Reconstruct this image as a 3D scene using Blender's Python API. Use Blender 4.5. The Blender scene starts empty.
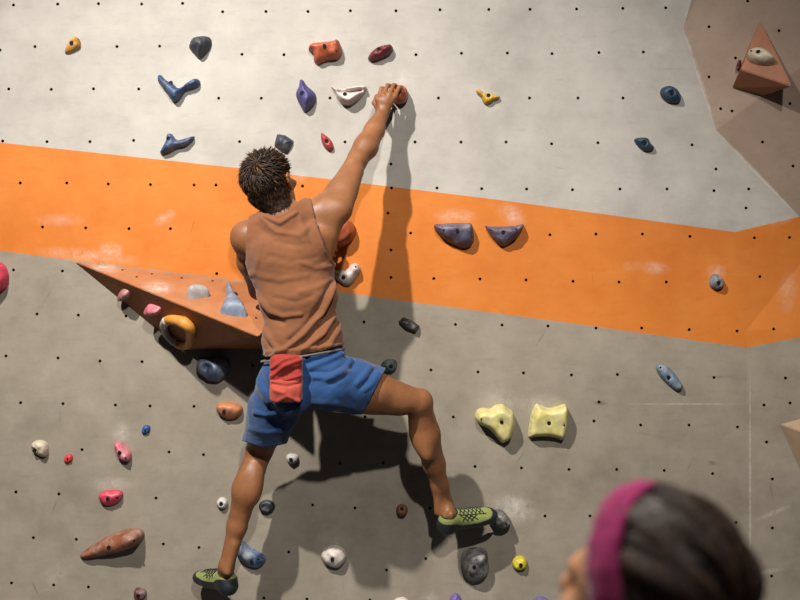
import bpy, bmesh, math, random
import numpy as np
from mathutils import Vector, Matrix
from mathutils.geometry import delaunay_2d_cdt
from mathutils.bvhtree import BVHTree

random.seed(7)
np.random.seed(7)
SC = bpy.context.scene
COL = SC.collection

# ------------------------------------------------------------------ camera frame
CAM = Vector((0.0, -5.0, 1.78))
FPX = 1200.0            # focal length for an 800 px wide frame
S = FPX / 5.0           # pixels per metre on the wall plane y = 0


def P(u, v, d=0.0):
    """point d metres in front of the wall seen at (u, v) of the 800x600 frame"""
    t = 5.0 - d
    return Vector(((u - 400) / FPX * t, -d, CAM.z + (300 - v) / FPX * t))


def proj(a):
    a = np.asarray(a)
    t = a[:, 1] + 5.0
    return 400 + FPX * a[:, 0] / t, 300 - FPX * (a[:, 2] - CAM.z) / t


def ray_plane(u, v, p0, n):
    dirv = Vector(((u - 400) / FPX, 1.0, (300 - v) / FPX))
    t = (p0 - CAM).dot(n) / dirv.dot(n)
    return CAM + dirv * t


# ------------------------------------------------------------------ object helpers
def mesh_obj(name, verts, faces, mat=None, parent=None, smooth=True):
    me = bpy.data.meshes.new(name)
    me.from_pydata([tuple(v) for v in verts], [], [tuple(f) for f in faces])
    me.update()
    o = bpy.data.objects.new(name, me)
    COL.objects.link(o)
    if mat:
        me.materials.append(mat)
    if smooth:
        me.polygons.foreach_set('use_smooth', [True] * len(me.polygons))
    if parent:
        o.parent = parent
        o.matrix_parent_inverse = Matrix.Translation(-parent.location)
    return o


def thing(name, label, cat, loc, group=None):
    o = bpy.data.objects.new(name, None)
    o.empty_display_size = 0.05
    o.location = loc
    COL.objects.link(o)
    tag(o, label, cat, group)
    return o


def tag(o, label, cat, group=None):
    o['label'] = label
    o['category'] = cat
    if group:
        o['group'] = group


def s2l(c):
    c = c / 255.0
    return c / 12.92 if c <= 0.04045 else ((c + 0.055) / 1.055) ** 2.4


ALB = .64          # paint and cloth reflectances; the lamps make up for it


def rgb(r, g, b):
    return (s2l(r) * ALB, s2l(g) * ALB, s2l(b) * ALB, 1.0)


# ------------------------------------------------------------------ materials
class NT:
    def __init__(self, name):
        self.m = bpy.data.materials.new(name)
        self.m.use_nodes = True
        self.t = self.m.node_tree
        self.b = self.t.nodes['Principled BSDF']
        self.pos = None

    def n(self, kind, **kw):
        nd = self.t.nodes.new(kind)
        for k, v in kw.items():
            setattr(nd, k, v)
        return nd

    def l(self, a, b):
        self.t.links.new(a, b)

    def coords(self):
        if self.pos is None:
            self.pos = self.n('ShaderNodeTexCoord').outputs['Object']
        return self.pos

    def noise(self, scale, detail=4, rough=.55, stretch=None, rot=(0, 0, 0)):
        nd = self.n('ShaderNodeTexNoise')
        nd.inputs['Scale'].default_value = scale
        nd.inputs['Detail'].default_value = detail
        nd.inputs['Roughness'].default_value = rough
        src = self.coords()
        if stretch:
            mp = self.n('ShaderNodeMapping')
            mp.inputs['Scale'].default_value = stretch
            mp.inputs['Rotation'].default_value = rot
            self.l(src, mp.inputs['Vector'])
            src = mp.outputs['Vector']
        self.l(src, nd.inputs['Vector'])
        return nd.outputs['Fac']

    def remap(self, x, a, b, c=0.0, d=1.0):
        nd = self.n('ShaderNodeMapRange')
        nd.inputs['From Min'].default_value = a
        nd.inputs['From Max'].default_value = b
        nd.inputs['To Min'].default_value = c
        nd.inputs['To Max'].default_value = d
        self.l(x, nd.inputs['Value'])
        return nd.outputs['Result']

    def math(self, op, a, b):
        nd = self.n('ShaderNodeMath', operation=op)
        for i, x in enumerate((a, b)):
            if isinstance(x, (int, float)):
                nd.inputs[i].default_value = x
            else:
                self.l(x, nd.inputs[i])
        return nd.outputs[0]

    def mix(self, fac, a, b, blend='MIX'):
        nd = self.n('ShaderNodeMix', data_type='RGBA', blend_type=blend)
        if isinstance(fac, (int, float)):
            nd.inputs['Factor'].default_value = fac
        else:
            self.l(fac, nd.inputs['Factor'])
        for i, x in ((6, a), (7, b)):
            if isinstance(x, tuple):
                nd.inputs[i].default_value = x
            else:
                self.l(x, nd.inputs[i])
        return nd.outputs[2]

    def bump(self, h, strength=.3, dist=.01):
        nd = self.n('ShaderNodeBump')
        nd.inputs['Strength'].default_value = strength
        nd.inputs['Distance'].default_value = dist
        self.l(h, nd.inputs['Height'])
        self.l(nd.outputs['Normal'], self.b.inputs['Normal'])

    def blot(self, c, rx, rz, ang=0.0, soft=0.0):
        """elliptical mark on the wall around world point c"""
        mp = self.n('ShaderNodeMapping', vector_type='TEXTURE')
        mp.inputs['Location'].default_value = c
        mp.inputs['Rotation'].default_value = (0, ang, 0)
        mp.inputs['Scale'].default_value = (rx, 1000.0, rz)
        self.l(self.coords(), mp.inputs['Vector'])
        ln = self.n('ShaderNodeVectorMath', operation='LENGTH')
        self.l(mp.outputs['Vector'], ln.inputs[0])
        return self.remap(ln.outputs['Value'], soft, 1.0, 1.0, 0.0)

    def set(self, col=None, rough=None, metal=None, spec=None):
        if col is not None:
            if isinstance(col, tuple):
                self.b.inputs['Base Color'].default_value = col
            else:
                self.l(col, self.b.inputs['Base Color'])
        if rough is not None:
            if isinstance(rough, (int, float)):
                self.b.inputs['Roughness'].default_value = rough
            else:
                self.l(rough, self.b.inputs['Roughness'])
        if metal is not None:
            self.b.inputs['Metallic'].default_value = metal
        if spec is not None:
            self.b.inputs['Specular IOR Level'].default_value = spec
        return self.m


# chalk patches (u, v, rx, rz, angle, strength) and rubber scuffs, in photo pixels on the wall
CHALK = [(515, 508, 26, 18, .3, .9), (455, 216, 24, 9, 0, .55), (512, 215, 18, 12, .5, .55), (90, 256, 60, 9, 0.1, .5),
         (165, 218, 14, 7, -.6, .6), (110, 252, 16, 12, 0, .6), (545, 405, 30, 12, 0, .5), (655, 268, 16, 8, .1, .55),
         (632, 266, 12, 6, 0, .4), (335, 540, 20, 14, 0, .3), (716, 272, 12, 9, 0, .6), (500, 400, 30, 14, 0, .35),
         (122, 432, 12, 12, 0, .5), (112, 484, 22, 9, 0, .5), (300, 175, 10, 8, 0, .4), (660, 50, 60, 40, .4, .18),
         (570, 40, 60, 40, .2, .16), (788, 290, 12, 26, .2, .35), (782, 220, 16, 6, -.3, .4), (60, 220, 30, 8, 0, .3),
         (350, 80, 40, 14, 0, .25), (400, 80, 22, 14, 0, .4), (180, 75, 30, 20, 0, .25), (478, 590, 24, 20, 0, .3),
         (772, 512, 20, 3, -.45, .6), (768, 571, 16, 3, -.25, .6), (48, 590, 8, 3, 0, .3), (55, 575, 26, 14, -.8, .3),
         (240, 560, 22, 14, 0, .3), (430, 598, 12, 8, 0, .5), (106, 268, 20, 6, .15, .8), (165, 288, 18, 8, .2, .9)]
SCUFF = [(541, 338, 12, 1.0, -1.05, .7), (192, 228, 14, .8, -1.25, .6), (54, 508, 14, .9, -1.2, .5), (60, 418, 14, .9, 1.55, .5),
         (35, 588, 14, 1.0, 1.1, .6), (718, 377, 16, 1.2, .0, .6), (600, 403, 10, 2.6, 0.1, .6), (503, 312, 14, 3, .6, .15),
         (713, 463, 9, 2.5, .3, .5), (47, 297, 14, .7, -1.0, .5), (100, 364, 9, .8, .9, .5), (497, 385, 9, .9, 1.0, .4),
         (520, 458, 12, 1.0, -.9, .35), (343, 585, 9, .8, 1.5, .4), (217, 490, 14, .7, 0, .3), (690, 465, 10, 1.1, -1.1, .4),
         (560, 80, 6, .8, 0, .3), (673, 69, 26, .9, 0, .35), (593, 281, 14, .8, 1.5, .3), (460, 320, 12, 2, .3, .2),
         (560, 168, 8, 1, .3, .3), (130, 540, 20, .8, .05, .3), (770, 490, 12, 1, 1.4, .35), (650, 435, 16, 2, .2, .2)]
SEAM = [(750, 480, 1.0, 125, 0, .45), (685, 404, 66, .9, 0, .4), (700, 79, 2, 56, -.31, .5), (757, 173, 2, 62, -.76, .5)]


def paint(name, col, dark, light, amount=.8):
    N = NT(name)
    big = N.remap(N.noise(1.6, 5, .6), .3, .7)
    c = N.mix(big, dark, col)
    mid = N.remap(N.noise(7, 6, .65), .35, .75)
    c = N.mix(N.math('MULTIPLY', mid, amount * .55), c, light)
    grain = N.remap(N.noise(26, 5, .7, (.35, 1, 1.2)), .52, .78)
    c = N.mix(N.math('MULTIPLY', grain, .55), c, dark)
    speck = N.remap(N.noise(140, 2, .5), .66, .76)
    c = N.mix(N.math('MULTIPLY', speck, .3), c, light)
    brk = N.remap(N.noise(22, 7, .78), .36, .66, .0, 1.0)
    tot = None
    for (u, v, rx, rz, a, st) in CHALK:
        m = N.math('MULTIPLY', N.blot(P(u, v), rx / S, rz / S, a), st)
        tot = m if tot is None else N.math('MAXIMUM', tot, m)
    for (u, v, rx, rz, a, st) in SEAM:
        tot = N.math('MAXIMUM', tot, N.math('MULTIPLY', N.blot(P(u, v), rx / S, rz / S, a, .6), st))
    c = N.mix(N.math('MULTIPLY', tot, brk), c, rgb(228, 222, 212))
    # fine chalk flecks
    fl = N.remap(N.noise(11, 7, .8), .68, .8)
    c = N.mix(N.math('MULTIPLY', fl, .45), c, rgb(222, 216, 208))
    tot = None
    for (u, v, rx, rz, a, st) in SCUFF:
        m = N.math('MULTIPLY', N.blot(P(u, v), rx / S, rz / S, a, .3), st)
        tot = m if tot is None else N.math('MAXIMUM', tot, m)
    c = N.mix(N.math('MULTIPLY', tot, brk), c, rgb(48, 42, 36))
    sc = N.remap(N.noise(9, 6, .75, (1, 1, .5), (0, .6, 0)), .70, .80)
    c = N.mix(N.math('MULTIPLY', sc, .3), c, rgb(60, 54, 46))
    N.bump(N.noise(220, 3, .6), .12, .004)
    return N.set(c, .62, spec=.2)


def plain(name, col, rough=.5, var=.25, scale=30, bump=.15, metal=0.0, spec=.5):
    N = NT(name)
    f = N.remap(N.noise(scale, 5, .6), .3, .7)
    dk = tuple(x * (1 - var) for x in col[:3]) + (1,)
    N.bump(N.noise(scale * 8, 3, .6), bump, .003)
    return N.set(N.mix(f, dk, col), rough, metal, spec)


def holdmat(name, col, chalk=.35, rough=.55, chalk_col=None):
    N = NT(name)
    dk = tuple(x * .72 for x in col[:3]) + (1,)
    c = N.mix(N.remap(N.noise(38, 4, .6), .35, .65), dk, col)
    ch = N.remap(N.noise(15, 6, .72), .56 - .28 * chalk, .84 - .2 * chalk)
    c = N.mix(N.math('MULTIPLY', ch, min(.95, chalk * 1.4)), c, chalk_col or rgb(215, 210, 205))
    N.bump(N.noise(420, 2, .5), .22, .002)
    return N.set(c, rough)


M = {}
M['wall_white'] = paint('wall_white_paint', rgb(192, 187, 178), rgb(160, 155, 147), rgb(212, 207, 198))
M['wall_grey'] = paint('wall_grey_paint', rgb(158, 148, 132), rgb(128, 119, 105), rgb(182, 173, 157))
M['wall_orange'] = paint('wall_orange_paint', rgb(220, 128, 46), rgb(196, 106, 32), rgb(232, 156, 82), .5)
M['wall_pink'] = paint('wall_facet_paint', rgb(178, 155, 137), rgb(154, 133, 117), rgb(194, 172, 154))
M['nut'] = plain('nut_steel', rgb(40, 36, 34), .5, .3, 60, .1, .6)
M['hole'] = plain('hole_dark', rgb(12, 11, 10), .9)
M['wood'] = paint('volume_wood', rgb(184, 118, 76), rgb(160, 98, 60), rgb(206, 156, 116), .8)
M['wood_pale'] = plain('volume_pale', rgb(196, 168, 140), .6, .2, 14, .1)
M['wood_brown'] = plain('volume_brown', rgb(176, 110, 70), .6, .3, 14, .1)
M['bolt'] = plain('bolt_steel', rgb(16, 15, 15), .7, .2, 50, .1, 0.0, .2)
M['skin'] = None

# ------------------------------------------------------------------ the wall
HOLES = """13.5,5 57.7,4 98.5,3.7 141.7,4 182.6,3.4 222.7,11.8 266,11.5 35,46.6 117,46.6 159.6,46.2 242,54.3 0,50 8.8,89 51.3,89.4 93.5,88.8
138.7,89 218.7,98.2 261.3,98.3 2.7,141 47,141.7 90,141.7 133.6,140.4 239.6,141.7 20.2,183 66.8,183 108.3,184 150.5,184.6 194,185 216,185
308,11.5 350.4,10.8 396,10.8 440,9.8 488.8,9.5 530,9.3 284,54.7 416,54.7 461.5,53.3 507.4,53 438.5,98 529.5,98 415,142 461,142 506,142 391,164
302.5,186 391.6,188 437,188 481.7,188.7 526.6,189 576.6,9 622.8,8.4 665.7,7.8 709,26.7 779,30.7 747.7,1 552,53.7 599,52.6 643.4,52 735.5,58 709,77
578,98 623,98 720.7,108.7 732,111 790,103.6 551.6,143.8 598,142.8 692,144.8 762.5,142 572.5,189.7 620,189 667,189 714,190.7 748.7,189 716,169 793,166
42.5,227 85.7,228 129,228.7 170.4,228.7 216.7,273.6 13.5,270 62.4,271 37,314 78.3,315 126,316 6,356 58,358 100,361 142,361.7 252.4,365.4
550,234.8 596,234 642.4,234 690,236.4 754.4,237.8 789.5,237.5 746,208 573,281.3 619,282 666.3,282 759.8,276.6 548,326 596,328 641.7,328 689.3,329.6 737,331 773.7,329
571.5,375 617.4,374.5 714,377.5 785.5,378 20.6,402.7 63,403.7 115.4,405 150,406 194,406.4 82,449.6 169,452 203.5,454.7 15.9,492 59,494 156,498
33.4,537.7 76.3,539.4 163.3,544 199,547.5 11.5,583 53.7,585 88.4,587 453.4,417 475,466.5 521.5,468 383,463 312.6,505 425.7,558.6 288.7,552 307,599 264,598 386.5,570
599,402 594,421 640.7,425 689,425 737.5,427 766.6,442 764,405 790,403 569,469.5 616.7,469.5 664.3,470.5 712.6,473.6 772.3,479 545,516 590,516 636,518 682,520 736,522.5 772.3,528
771.6,576 660,566 706,569 410.6,233 391,277.5 433.8,278.5 480,279 526,280 455.5,324.5 502,325 548,326 364,322 431,370 478,372 523.5,373 345,142 330,98 369,142
388,213 391,250 350,186 345,230 325,278 340,370 365,417 410,417 340,463 430,508 355,508 335,560 370,600 -30,90 -30,183 -30,270 -30,403 -30,492 -40,46 -40,141 -40,227 -40,583
820,98 850,189 830,282 830,378 830,479 820,560 40,630 90,630 150,632 210,640 300,642 350,645 400,645 450,645 500,648 550,650 600,650 660,652 720,655 780,655
20,-36 60,-36 140,-36 240,-30 300,-32 380,-32 460,-33 540,-34 620,-34 700,-36"""
holes = []
for tok in HOLES.split():
    u, v = map(float, tok.split(','))
    if all((u - a) ** 2 + (v - b) ** 2 > 36 for a, b in holes):
        holes.append((u, v))

U0, U1, V0, V1 = -320.0, 1120.0, -300.0, 300 + CAM.z * S
STRIPE_TOP = [(-320, 108), (0, 142.5), (238, 168), (496, 199.5), (735, 232), (800, 216.5), (1120, 140)]
STRIPE_BOT = [(-320, 206), (0, 250.6), (72.5, 260.5), (340, 292), (420, 303), (530, 317.5), (746, 347.5), (800, 337.5), (1120, 280)]


def lerp_poly(poly, u):
    return float(np.interp(u, [p[0] for p in poly], [p[1] for p in poly]))


def half(p, q, slope):
    """depth (m) growing with the distance from the line p-q, on its east side"""
    p, q = np.array(p, float), np.array(q, float)
    t = (q - p) / np.linalg.norm(q - p)
    n = np.array([t[1], -t[0]])
    return lambda u, v: ((u - p[0]) * n[0] + (v - p[1]) * n[1]) / S * slope


A3, A1, A2, A0 = (777, -300), (683.5, 28), (716, 130), (880, 300)
f3, f1, f2 = half(A3, A1, 2.2), half(A1, A2, .44), half(A2, A0, .42)
g1, g2 = half((746.5, 330), (750, V1), .16), half((1013, 0), (746.5, 330), .16)


def facet(u, v):
    a = min(f1(u, v), f2(u, v), f3(u, v))
    b = min(g1(u, v), g2(u, v))
    if a > 1e-6 and a >= b:
        return 5 - 25 / (5 + a), 1          # keeps each facet a true plane
    if b > 1e-6:
        return 5 - 25 / (5 + b), 2
    return 0.0, 0


def crease(start, f, g):
    """far end of the line f = g that leaves start towards the top right"""
    w = lambda u, v: f(u, v) - g(u, v)
    gu, gv = w(1, 0) - w(0, 0), w(0, 1) - w(0, 0)
    t = np.array([gv, -gu])
    t = t / np.linalg.norm(t)
    if t[0] - t[1] < 0:
        t = -t
    k = min((U1 - start[0]) / t[0] if t[0] > 1e-6 else 1e9, (V0 - start[1]) / t[1] if t[1] < -1e-6 else 1e9)
    return (start[0] + t[0] * k, start[1] + t[1] * k)


def build_wall():
    pts, edges = [], []

    def add(p):
        pts.append(Vector(p))
        return len(pts) - 1

    def poly(ps, closed=False):
        ids = [add(p) for p in ps]
        for a, b in zip(ids, ids[1:]):
            edges.append((a, b))
        if closed:
            edges.append((ids[-1], ids[0]))
        return ids
    poly([(U0, V0), (U1, V0), (U1, V1), (U0, V1)], True)
    poly(STRIPE_TOP)
    poly(STRIPE_BOT)
    poly([A3, A1, A2, A0, (1070, 500)])
    poly([A2, crease(A2, f1, f2)])
    poly([A1, crease(A1, f3, f1)])
    poly([(1013, 0), (746.5, 330), (750, V1)])
    # bolt holes as 10-gons
    for (u, v) in holes:
        r = 1.55
        poly([(u + r * math.cos(i * math.pi / 5), v + r * math.sin(i * math.pi / 5)) for i in range(10)], True)
    # a loose grid keeps triangles compact
    for i in range(1, 24):
        for j in range(1, 17):
            p = (U0 + (U1 - U0) * i / 24, V0 + (V1 - V0) * j / 17)
            if all((p[0] - a) ** 2 + (p[1] - b) ** 2 > 16 for a, b in holes):
                add(p)
    vs, es, fs, _, _, _ = delaunay_2d_cdt(pts, edges, [], 0, 1e-4)
    ha = np.array(holes)
    v3 = [P(p.x, p.y, 0) for p in vs]
    out3 = []
    for p in vs:
        d, _ = facet(p.x, p.y)
        out3.append(P(p.x, p.y, d))
    parts = {0: ([], []), 1: ([], [])}
    rims = {}
    for f in fs:
        c = sum((vs[i] for i in f), Vector((0, 0))) / len(f)
        dd = (ha[:, 0] - c.x) ** 2 + (ha[:, 1] - c.y) ** 2
        k = int(dd.argmin())
        d, w = facet(c.x, c.y)
        if dd[k] < 1.6 ** 2:
            rims.setdefault((k, 1 if w else 0), []).append(f)
            continue
        if c.y < lerp_poly(STRIPE_TOP, c.x):
            mi = 3 if w == 1 else 0
        elif c.y < lerp_poly(STRIPE_BOT, c.x):
            mi = 1 if w != 1 else 3
        else:
            mi = 2
        parts[1 if w else 0][0].append(f)
        parts[1 if w else 0][1].append(mi)
    for key, nm in ((0, 'wall_back'), (1, 'wall_right')):
        fl, ml = parts[key]
        bm = bmesh.new()
        vm = {}

        def V(i):
            if i not in vm:
                vm[i] = bm.verts.new(out3[i])
            return vm[i]
        for f, mi in zip(fl, ml):
            p = [out3[i] for i in f]
            nrm = (p[1] - p[0]).cross(p[2] - p[0])
            if nrm.length < 1e-9:
                continue
            idx = list(f) if nrm.y < 0 else list(f)[::-1]
            try:
                fc = bm.faces.new([V(i) for i in idx])
                fc.material_index = mi
            except ValueError:
                pass
        for (k, w), tri in rims.items():
            if w != key:
                continue
            cnt = {}
            for t in tri:
                for a, b in zip(t, t[1:] + t[:1]):
                    cnt[frozenset((a, b))] = cnt.get(frozenset((a, b)), 0) + 1
            ed = [tuple(e) for e, n in cnt.items() if n == 1]
            if not ed:
                continue
            inner = {}
            for e in ed:
                for i in e:
                    if i not in inner:
                        inner[i] = bm.verts.new(out3[i] + Vector((0, .022, 0)))
            for a, b in ed:
                try:
                    bm.faces.new([V(a), V(b), inner[b], inner[a]]).material_index = 4
                except ValueError:
                    pass
            nxt = {}
            for t in tri:
                try:
                    bm.faces.new([inner[i] if i in inner else bm.verts.new(out3[i] + Vector((0, .022, 0))) for i in t]).material_index = 5
                except (ValueError, KeyError):
                    pass
        me = bpy.data.meshes.new(nm)
        bm.normal_update()
        bm.to_mesh(me)
        bm.free()
        for m in ('wall_white', 'wall_orange', 'wall_grey', 'wall_pink', 'nut', 'hole'):
            me.materials.append(M[m])
        o = bpy.data.objects.new(nm, me)
        COL.objects.link(o)
        o['kind'] = 'structure'


build_wall()


def quad(name, vs, mat):
    o = mesh_obj(name, vs, [tuple(range(len(vs)))], mat, smooth=False)
    o['kind'] = 'structure'
    return o


M['mat'] = plain('crash_mat_vinyl', rgb(70, 72, 78), .6, .2, 6, .1)
quad('floor', [(-6, -9, 0), (6, -9, 0), (6, .9, 0), (-6, .9, 0)], M['mat'])

# ------------------------------------------------------------------ signed distance field toolkit


def nv(v):
    return np.array(v, dtype=np.float64)


class Field:
    def __init__(self):
        self.pr = []

    def cone(self, a, b, r1, r2, k=.02, op='u'):
        self.pr.append(('c', nv(a), nv(b), r1, r2, k, op))
        return self

    def chain(self, pts, k=.02):
        for (a, ra), (b, rb) in zip(pts, pts[1:]):
            self.cone(a, b, ra, rb, k)
        return self

    def ell(self, c, r, ax=None, k=.02, op='u'):
        self.pr.append(('e', nv(c), nv(r), np.eye(3) if ax is None else np.array([list(a) for a in ax], float), None, k, op))
        return self

    def box(self, c, hf, rr, ax=None, k=.01, op='u'):
        self.pr.append(('b', nv(c), nv(hf), np.eye(3) if ax is None else np.array([list(a) for a in ax], float), rr, k, op))
        return self

    def bounds(self):
        lo, hi = np.full(3, 1e9), np.full(3, -1e9)
        for p in self.pr:
            if p[6] != 'u':
                continue
            l, h = self.pb(p)
            lo, hi = np.minimum(lo, l), np.maximum(hi, h)
        return lo, hi

    def pb(self, p):
        if p[0] == 'c':
            r = max(p[3], p[4])
            return np.minimum(p[1], p[2]) - r, np.maximum(p[1], p[2]) + r
        if p[0] == 'e':
            r = np.sqrt(((p[3] * p[2][:, None]) ** 2).sum(0))
            return p[1] - r, p[1] + r
        r = (np.abs(p[3]) * (p[2][:, None] + p[4])).sum(0)
        return p[1] - r, p[1] + r

    def mesh(self, h, clip=None):
        lo, hi = self.bounds()
        lo, hi = lo - 4 * h, hi + 4 * h
        n = np.ceil((hi - lo) / h).astype(int) + 1
        D = np.full(n, .5, np.float32)
        axs = [lo[i] + h * np.arange(n[i]) for i in range(3)]
        for p in self.pr:
            k = p[5]
            l, u = self.pb(p)
            m = k + 3 * h
            i0 = np.maximum(np.floor((l - m - lo) / h).astype(int), 0)
            i1 = np.minimum(np.ceil((u + m - lo) / h).astype(int) + 1, n)
            if (i1 <= i0).any():
                continue
            X, Y, Z = np.meshgrid(*[axs[i][i0[i]:i1[i]] for i in range(3)], indexing='ij')
            if p[0] == 'c':
                a, b = p[1], p[2]
                ab = b - a
                L2 = max(ab @ ab, 1e-12)
                px, py, pz = X - a[0], Y - a[1], Z - a[2]
                t = np.clip((px * ab[0] + py * ab[1] + pz * ab[2]) / L2, 0, 1)
                d = np.sqrt((px - t * ab[0]) ** 2 + (py - t * ab[1]) ** 2 + (pz - t * ab[2]) ** 2) - (p[3] + (p[4] - p[3]) * t)
            else:
                q = [(X - p[1][0]) * a[0] + (Y - p[1][1]) * a[1] + (Z - p[1][2]) * a[2] for a in p[3]]
                if p[0] == 'e':
                    r = p[2]
                    k0 = np.sqrt(sum((q[i] / r[i]) ** 2 for i in range(3)))
                    k1 = np.sqrt(sum((q[i] / r[i] ** 2) ** 2 for i in range(3)))
                    d = k0 * (k0 - 1) / np.maximum(k1, 1e-6)
                else:
                    w = [np.abs(q[i]) - p[2][i] for i in range(3)]
                    d = np.sqrt(sum(np.maximum(x, 0) ** 2 for x in w)) + np.minimum(np.maximum(np.maximum(w[0], w[1]), w[2]), 0) - p[4]
            sl = tuple(slice(i0[i], i1[i]) for i in range(3))
            A = D[sl]
            if p[6] == 'u':
                hh = np.maximum(k - np.abs(A - d), 0) / k
                D[sl] = np.minimum(A, d) - hh * hh * k * .25
            else:
                d = -d
                hh = np.maximum(k - np.abs(A - d), 0) / k
                D[sl] = np.maximum(A, d) + hh * hh * k * .25
        if clip is not None:
            X, Y, Z = np.meshgrid(*axs, indexing='ij', sparse=True)
            D = np.maximum(D, clip(X, Y, Z).astype(np.float32))
        return nets(D, lo, h)


def nets(D, lo, h):
    ins = D < 0
    c = np.zeros(tuple(s - 1 for s in D.shape), np.uint8)
    for dx in (0, 1):
        for dy in (0, 1):
            for dz in (0, 1):
                c += ins[dx:D.shape[0] - 1 + dx, dy:D.shape[1] - 1 + dy, dz:D.shape[2] - 1 + dz]
    I = np.argwhere((c > 0) & (c < 8))
    idx = np.full(c.shape, -1, np.int32)
    idx[I[:, 0], I[:, 1], I[:, 2]] = np.arange(len(I))
    acc, cnt = np.zeros((len(I), 3)), np.zeros(len(I))
    cor = [(dx, dy, dz) for dx in (0, 1) for dy in (0, 1) for dz in (0, 1)]
    val = {q: D[I[:, 0] + q[0], I[:, 1] + q[1], I[:, 2] + q[2]].astype(np.float64) for q in cor}
    for a in cor:
        for ax in range(3):
            if a[ax]:
                continue
            b = tuple(1 if i == ax else a[i] for i in range(3))
            va, vb = val[a], val[b]
            m = (va < 0) != (vb < 0)
            t = va[m] / (va[m] - vb[m])
            p = np.tile(np.array(a, float), (m.sum(), 1))
            p[:, ax] += t
            acc[m] += p
            cnt[m] += 1
    V = (I + acc / cnt[:, None]) * h + lo
    F = []
    for ax in range(3):
        b, cc = (ax + 1) % 3, (ax + 2) % 3
        s0 = [slice(None)] * 3
        s1 = [slice(None)] * 3
        s0[ax], s1[ax] = slice(0, -1), slice(1, None)
        A, B = ins[tuple(s0)], ins[tuple(s1)]
        for flip in (False, True):
            E = np.argwhere((A & ~B) if not flip else (~A & B))
            if not len(E):
                continue
            q = []
            for (ob, oc) in ((0, 0), (1, 0), (1, 1), (0, 1)):
                w = E.copy()
                w[:, b] -= ob
                w[:, cc] -= oc
                q.append(w)
            ok = np.all([(w >= 0).all(1) & (w < np.array(c.shape)).all(1) for w in q], axis=0)
            q = [idx[w[ok, 0], w[ok, 1], w[ok, 2]] for w in q]
            f = np.stack(q, 1)
            F.append(f if flip else f[:, ::-1])
    F = np.concatenate(F)[:, ::-1]
    F = F[(F >= 0).all(1)]
    return V, F[:, ::-1] if _inward(V, F) else F


def _inward(V, F):
    a, b, c, d = (V[F[:, i]] for i in range(4))
    n = np.cross(c - a, d - b)
    cen = (a + b + c + d) / 4 - V.mean(0)
    return (n * cen).sum() < 0


def smooth(V, F, it=2, lam=.5, mask=None):
    E = np.concatenate([F[:, [i, (i + 1) % 4]] for i in range(4)])
    n = len(V)
    deg = np.bincount(np.concatenate([E[:, 0], E[:, 1]]), minlength=n).astype(float)
    for _ in range(it):
        s = np.stack([np.bincount(E[:, 0], V[E[:, 1], k], n) + np.bincount(E[:, 1], V[E[:, 0], k], n) for k in range(3)], 1)
        dv = (s / np.maximum(deg, 1)[:, None] - V) * lam
        if mask is not None:
            dv *= mask[:, None]
        V = V + dv
    return V


def normals(V, F):
    a, b, c, d = (V[F[:, i]] for i in range(4))
    n = np.cross(c - a, d - b)
    N = np.zeros_like(V)
    for i in range(4):
        for k in range(3):
            N[:, k] += np.bincount(F[:, i], n[:, k], len(V))
    return N / np.maximum(np.linalg.norm(N, axis=1), 1e-12)[:, None]


def keep(V, F, mask, it=12):
    """drop the faces outside mask, and fair the cut edge"""
    F = F[mask[F].all(1)]
    used = np.unique(F)
    mp = np.full(len(V), -1)
    mp[used] = np.arange(len(used))
    V, F = V[used].copy(), mp[F]
    E = np.sort(np.concatenate([F[:, [i, (i + 1) % 4]] for i in range(4)]), 1)
    u, c = np.unique(E, axis=0, return_counts=True)
    B = u[c == 1]
    n = len(V)
    deg = np.bincount(B.ravel(), minlength=n)
    on = deg == 2
    for _ in range(it):
        s = np.stack([np.bincount(B[:, 0], V[B[:, 1], k], n) + np.bincount(B[:, 1], V[B[:, 0], k], n) for k in range(3)], 1)
        V[on] += (s[on] / 2 - V[on]) * .5
    return V, F


def seg_dist(u, v, pl):
    best = np.full(len(u), 1e9)
    for (a, b), (c, d) in zip(pl, pl[1:]):
        ex, ey = c - a, d - b
        t = np.clip(((u - a) * ex + (v - b) * ey) / (ex * ex + ey * ey), 0, 1)
        best = np.minimum(best, np.hypot(u - a - t * ex, v - b - t * ey))
    return best


def fold(V, F, folds, gain):
    """raise or sink cloth along fold lines given where they show on the back of the garment"""
    u, v = proj(V)
    N = normals(V, F)
    w = np.clip(-N[:, 1] * 2.0, 0, 1)
    d = np.zeros(len(V))
    for pl, amp, sig in folds:
        d += gain * amp * np.exp(-(seg_dist(u, v, pl) / sig) ** 2)
    return V + N * (d * w)[:, None]


def ripple(V, amp, freq, seed=0):
    r = np.random.RandomState(seed)
    s = np.zeros(len(V))
    for _ in range(7):
        k = r.normal(size=3) * freq
        s += np.sin(V @ k + r.uniform(0, 6.28))
    return s / 7 * amp


def sdf_obj(name, fld, h, mat, parent=None, it=2):
    V, F = fld.mesh(h)
    V = smooth(V, F, it)
    return mesh_obj(name, V, F, mat, parent)


# ------------------------------------------------------------------ climbing holds
def catmull(pts, n=4):
    out = []
    m = len(pts)
    for i in range(m):
        p0, p1, p2, p3 = (Vector(pts[(i + k - 1) % m]) for k in range(4))
        for j in range(n):
            t = j / n
            out.append(.5 * ((2 * p1) + (p2 - p0) * t + (2 * p0 - 5 * p1 + 4 * p2 - p3) * t * t + (3 * p1 - p0 - 3 * p2 + p3) * t ** 3))
    return out


WALL_PL = (Vector((0, 0, 0)), Vector((0, -1, 0)))
GROUP = 'climbing holds bolted to the wall'


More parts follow.
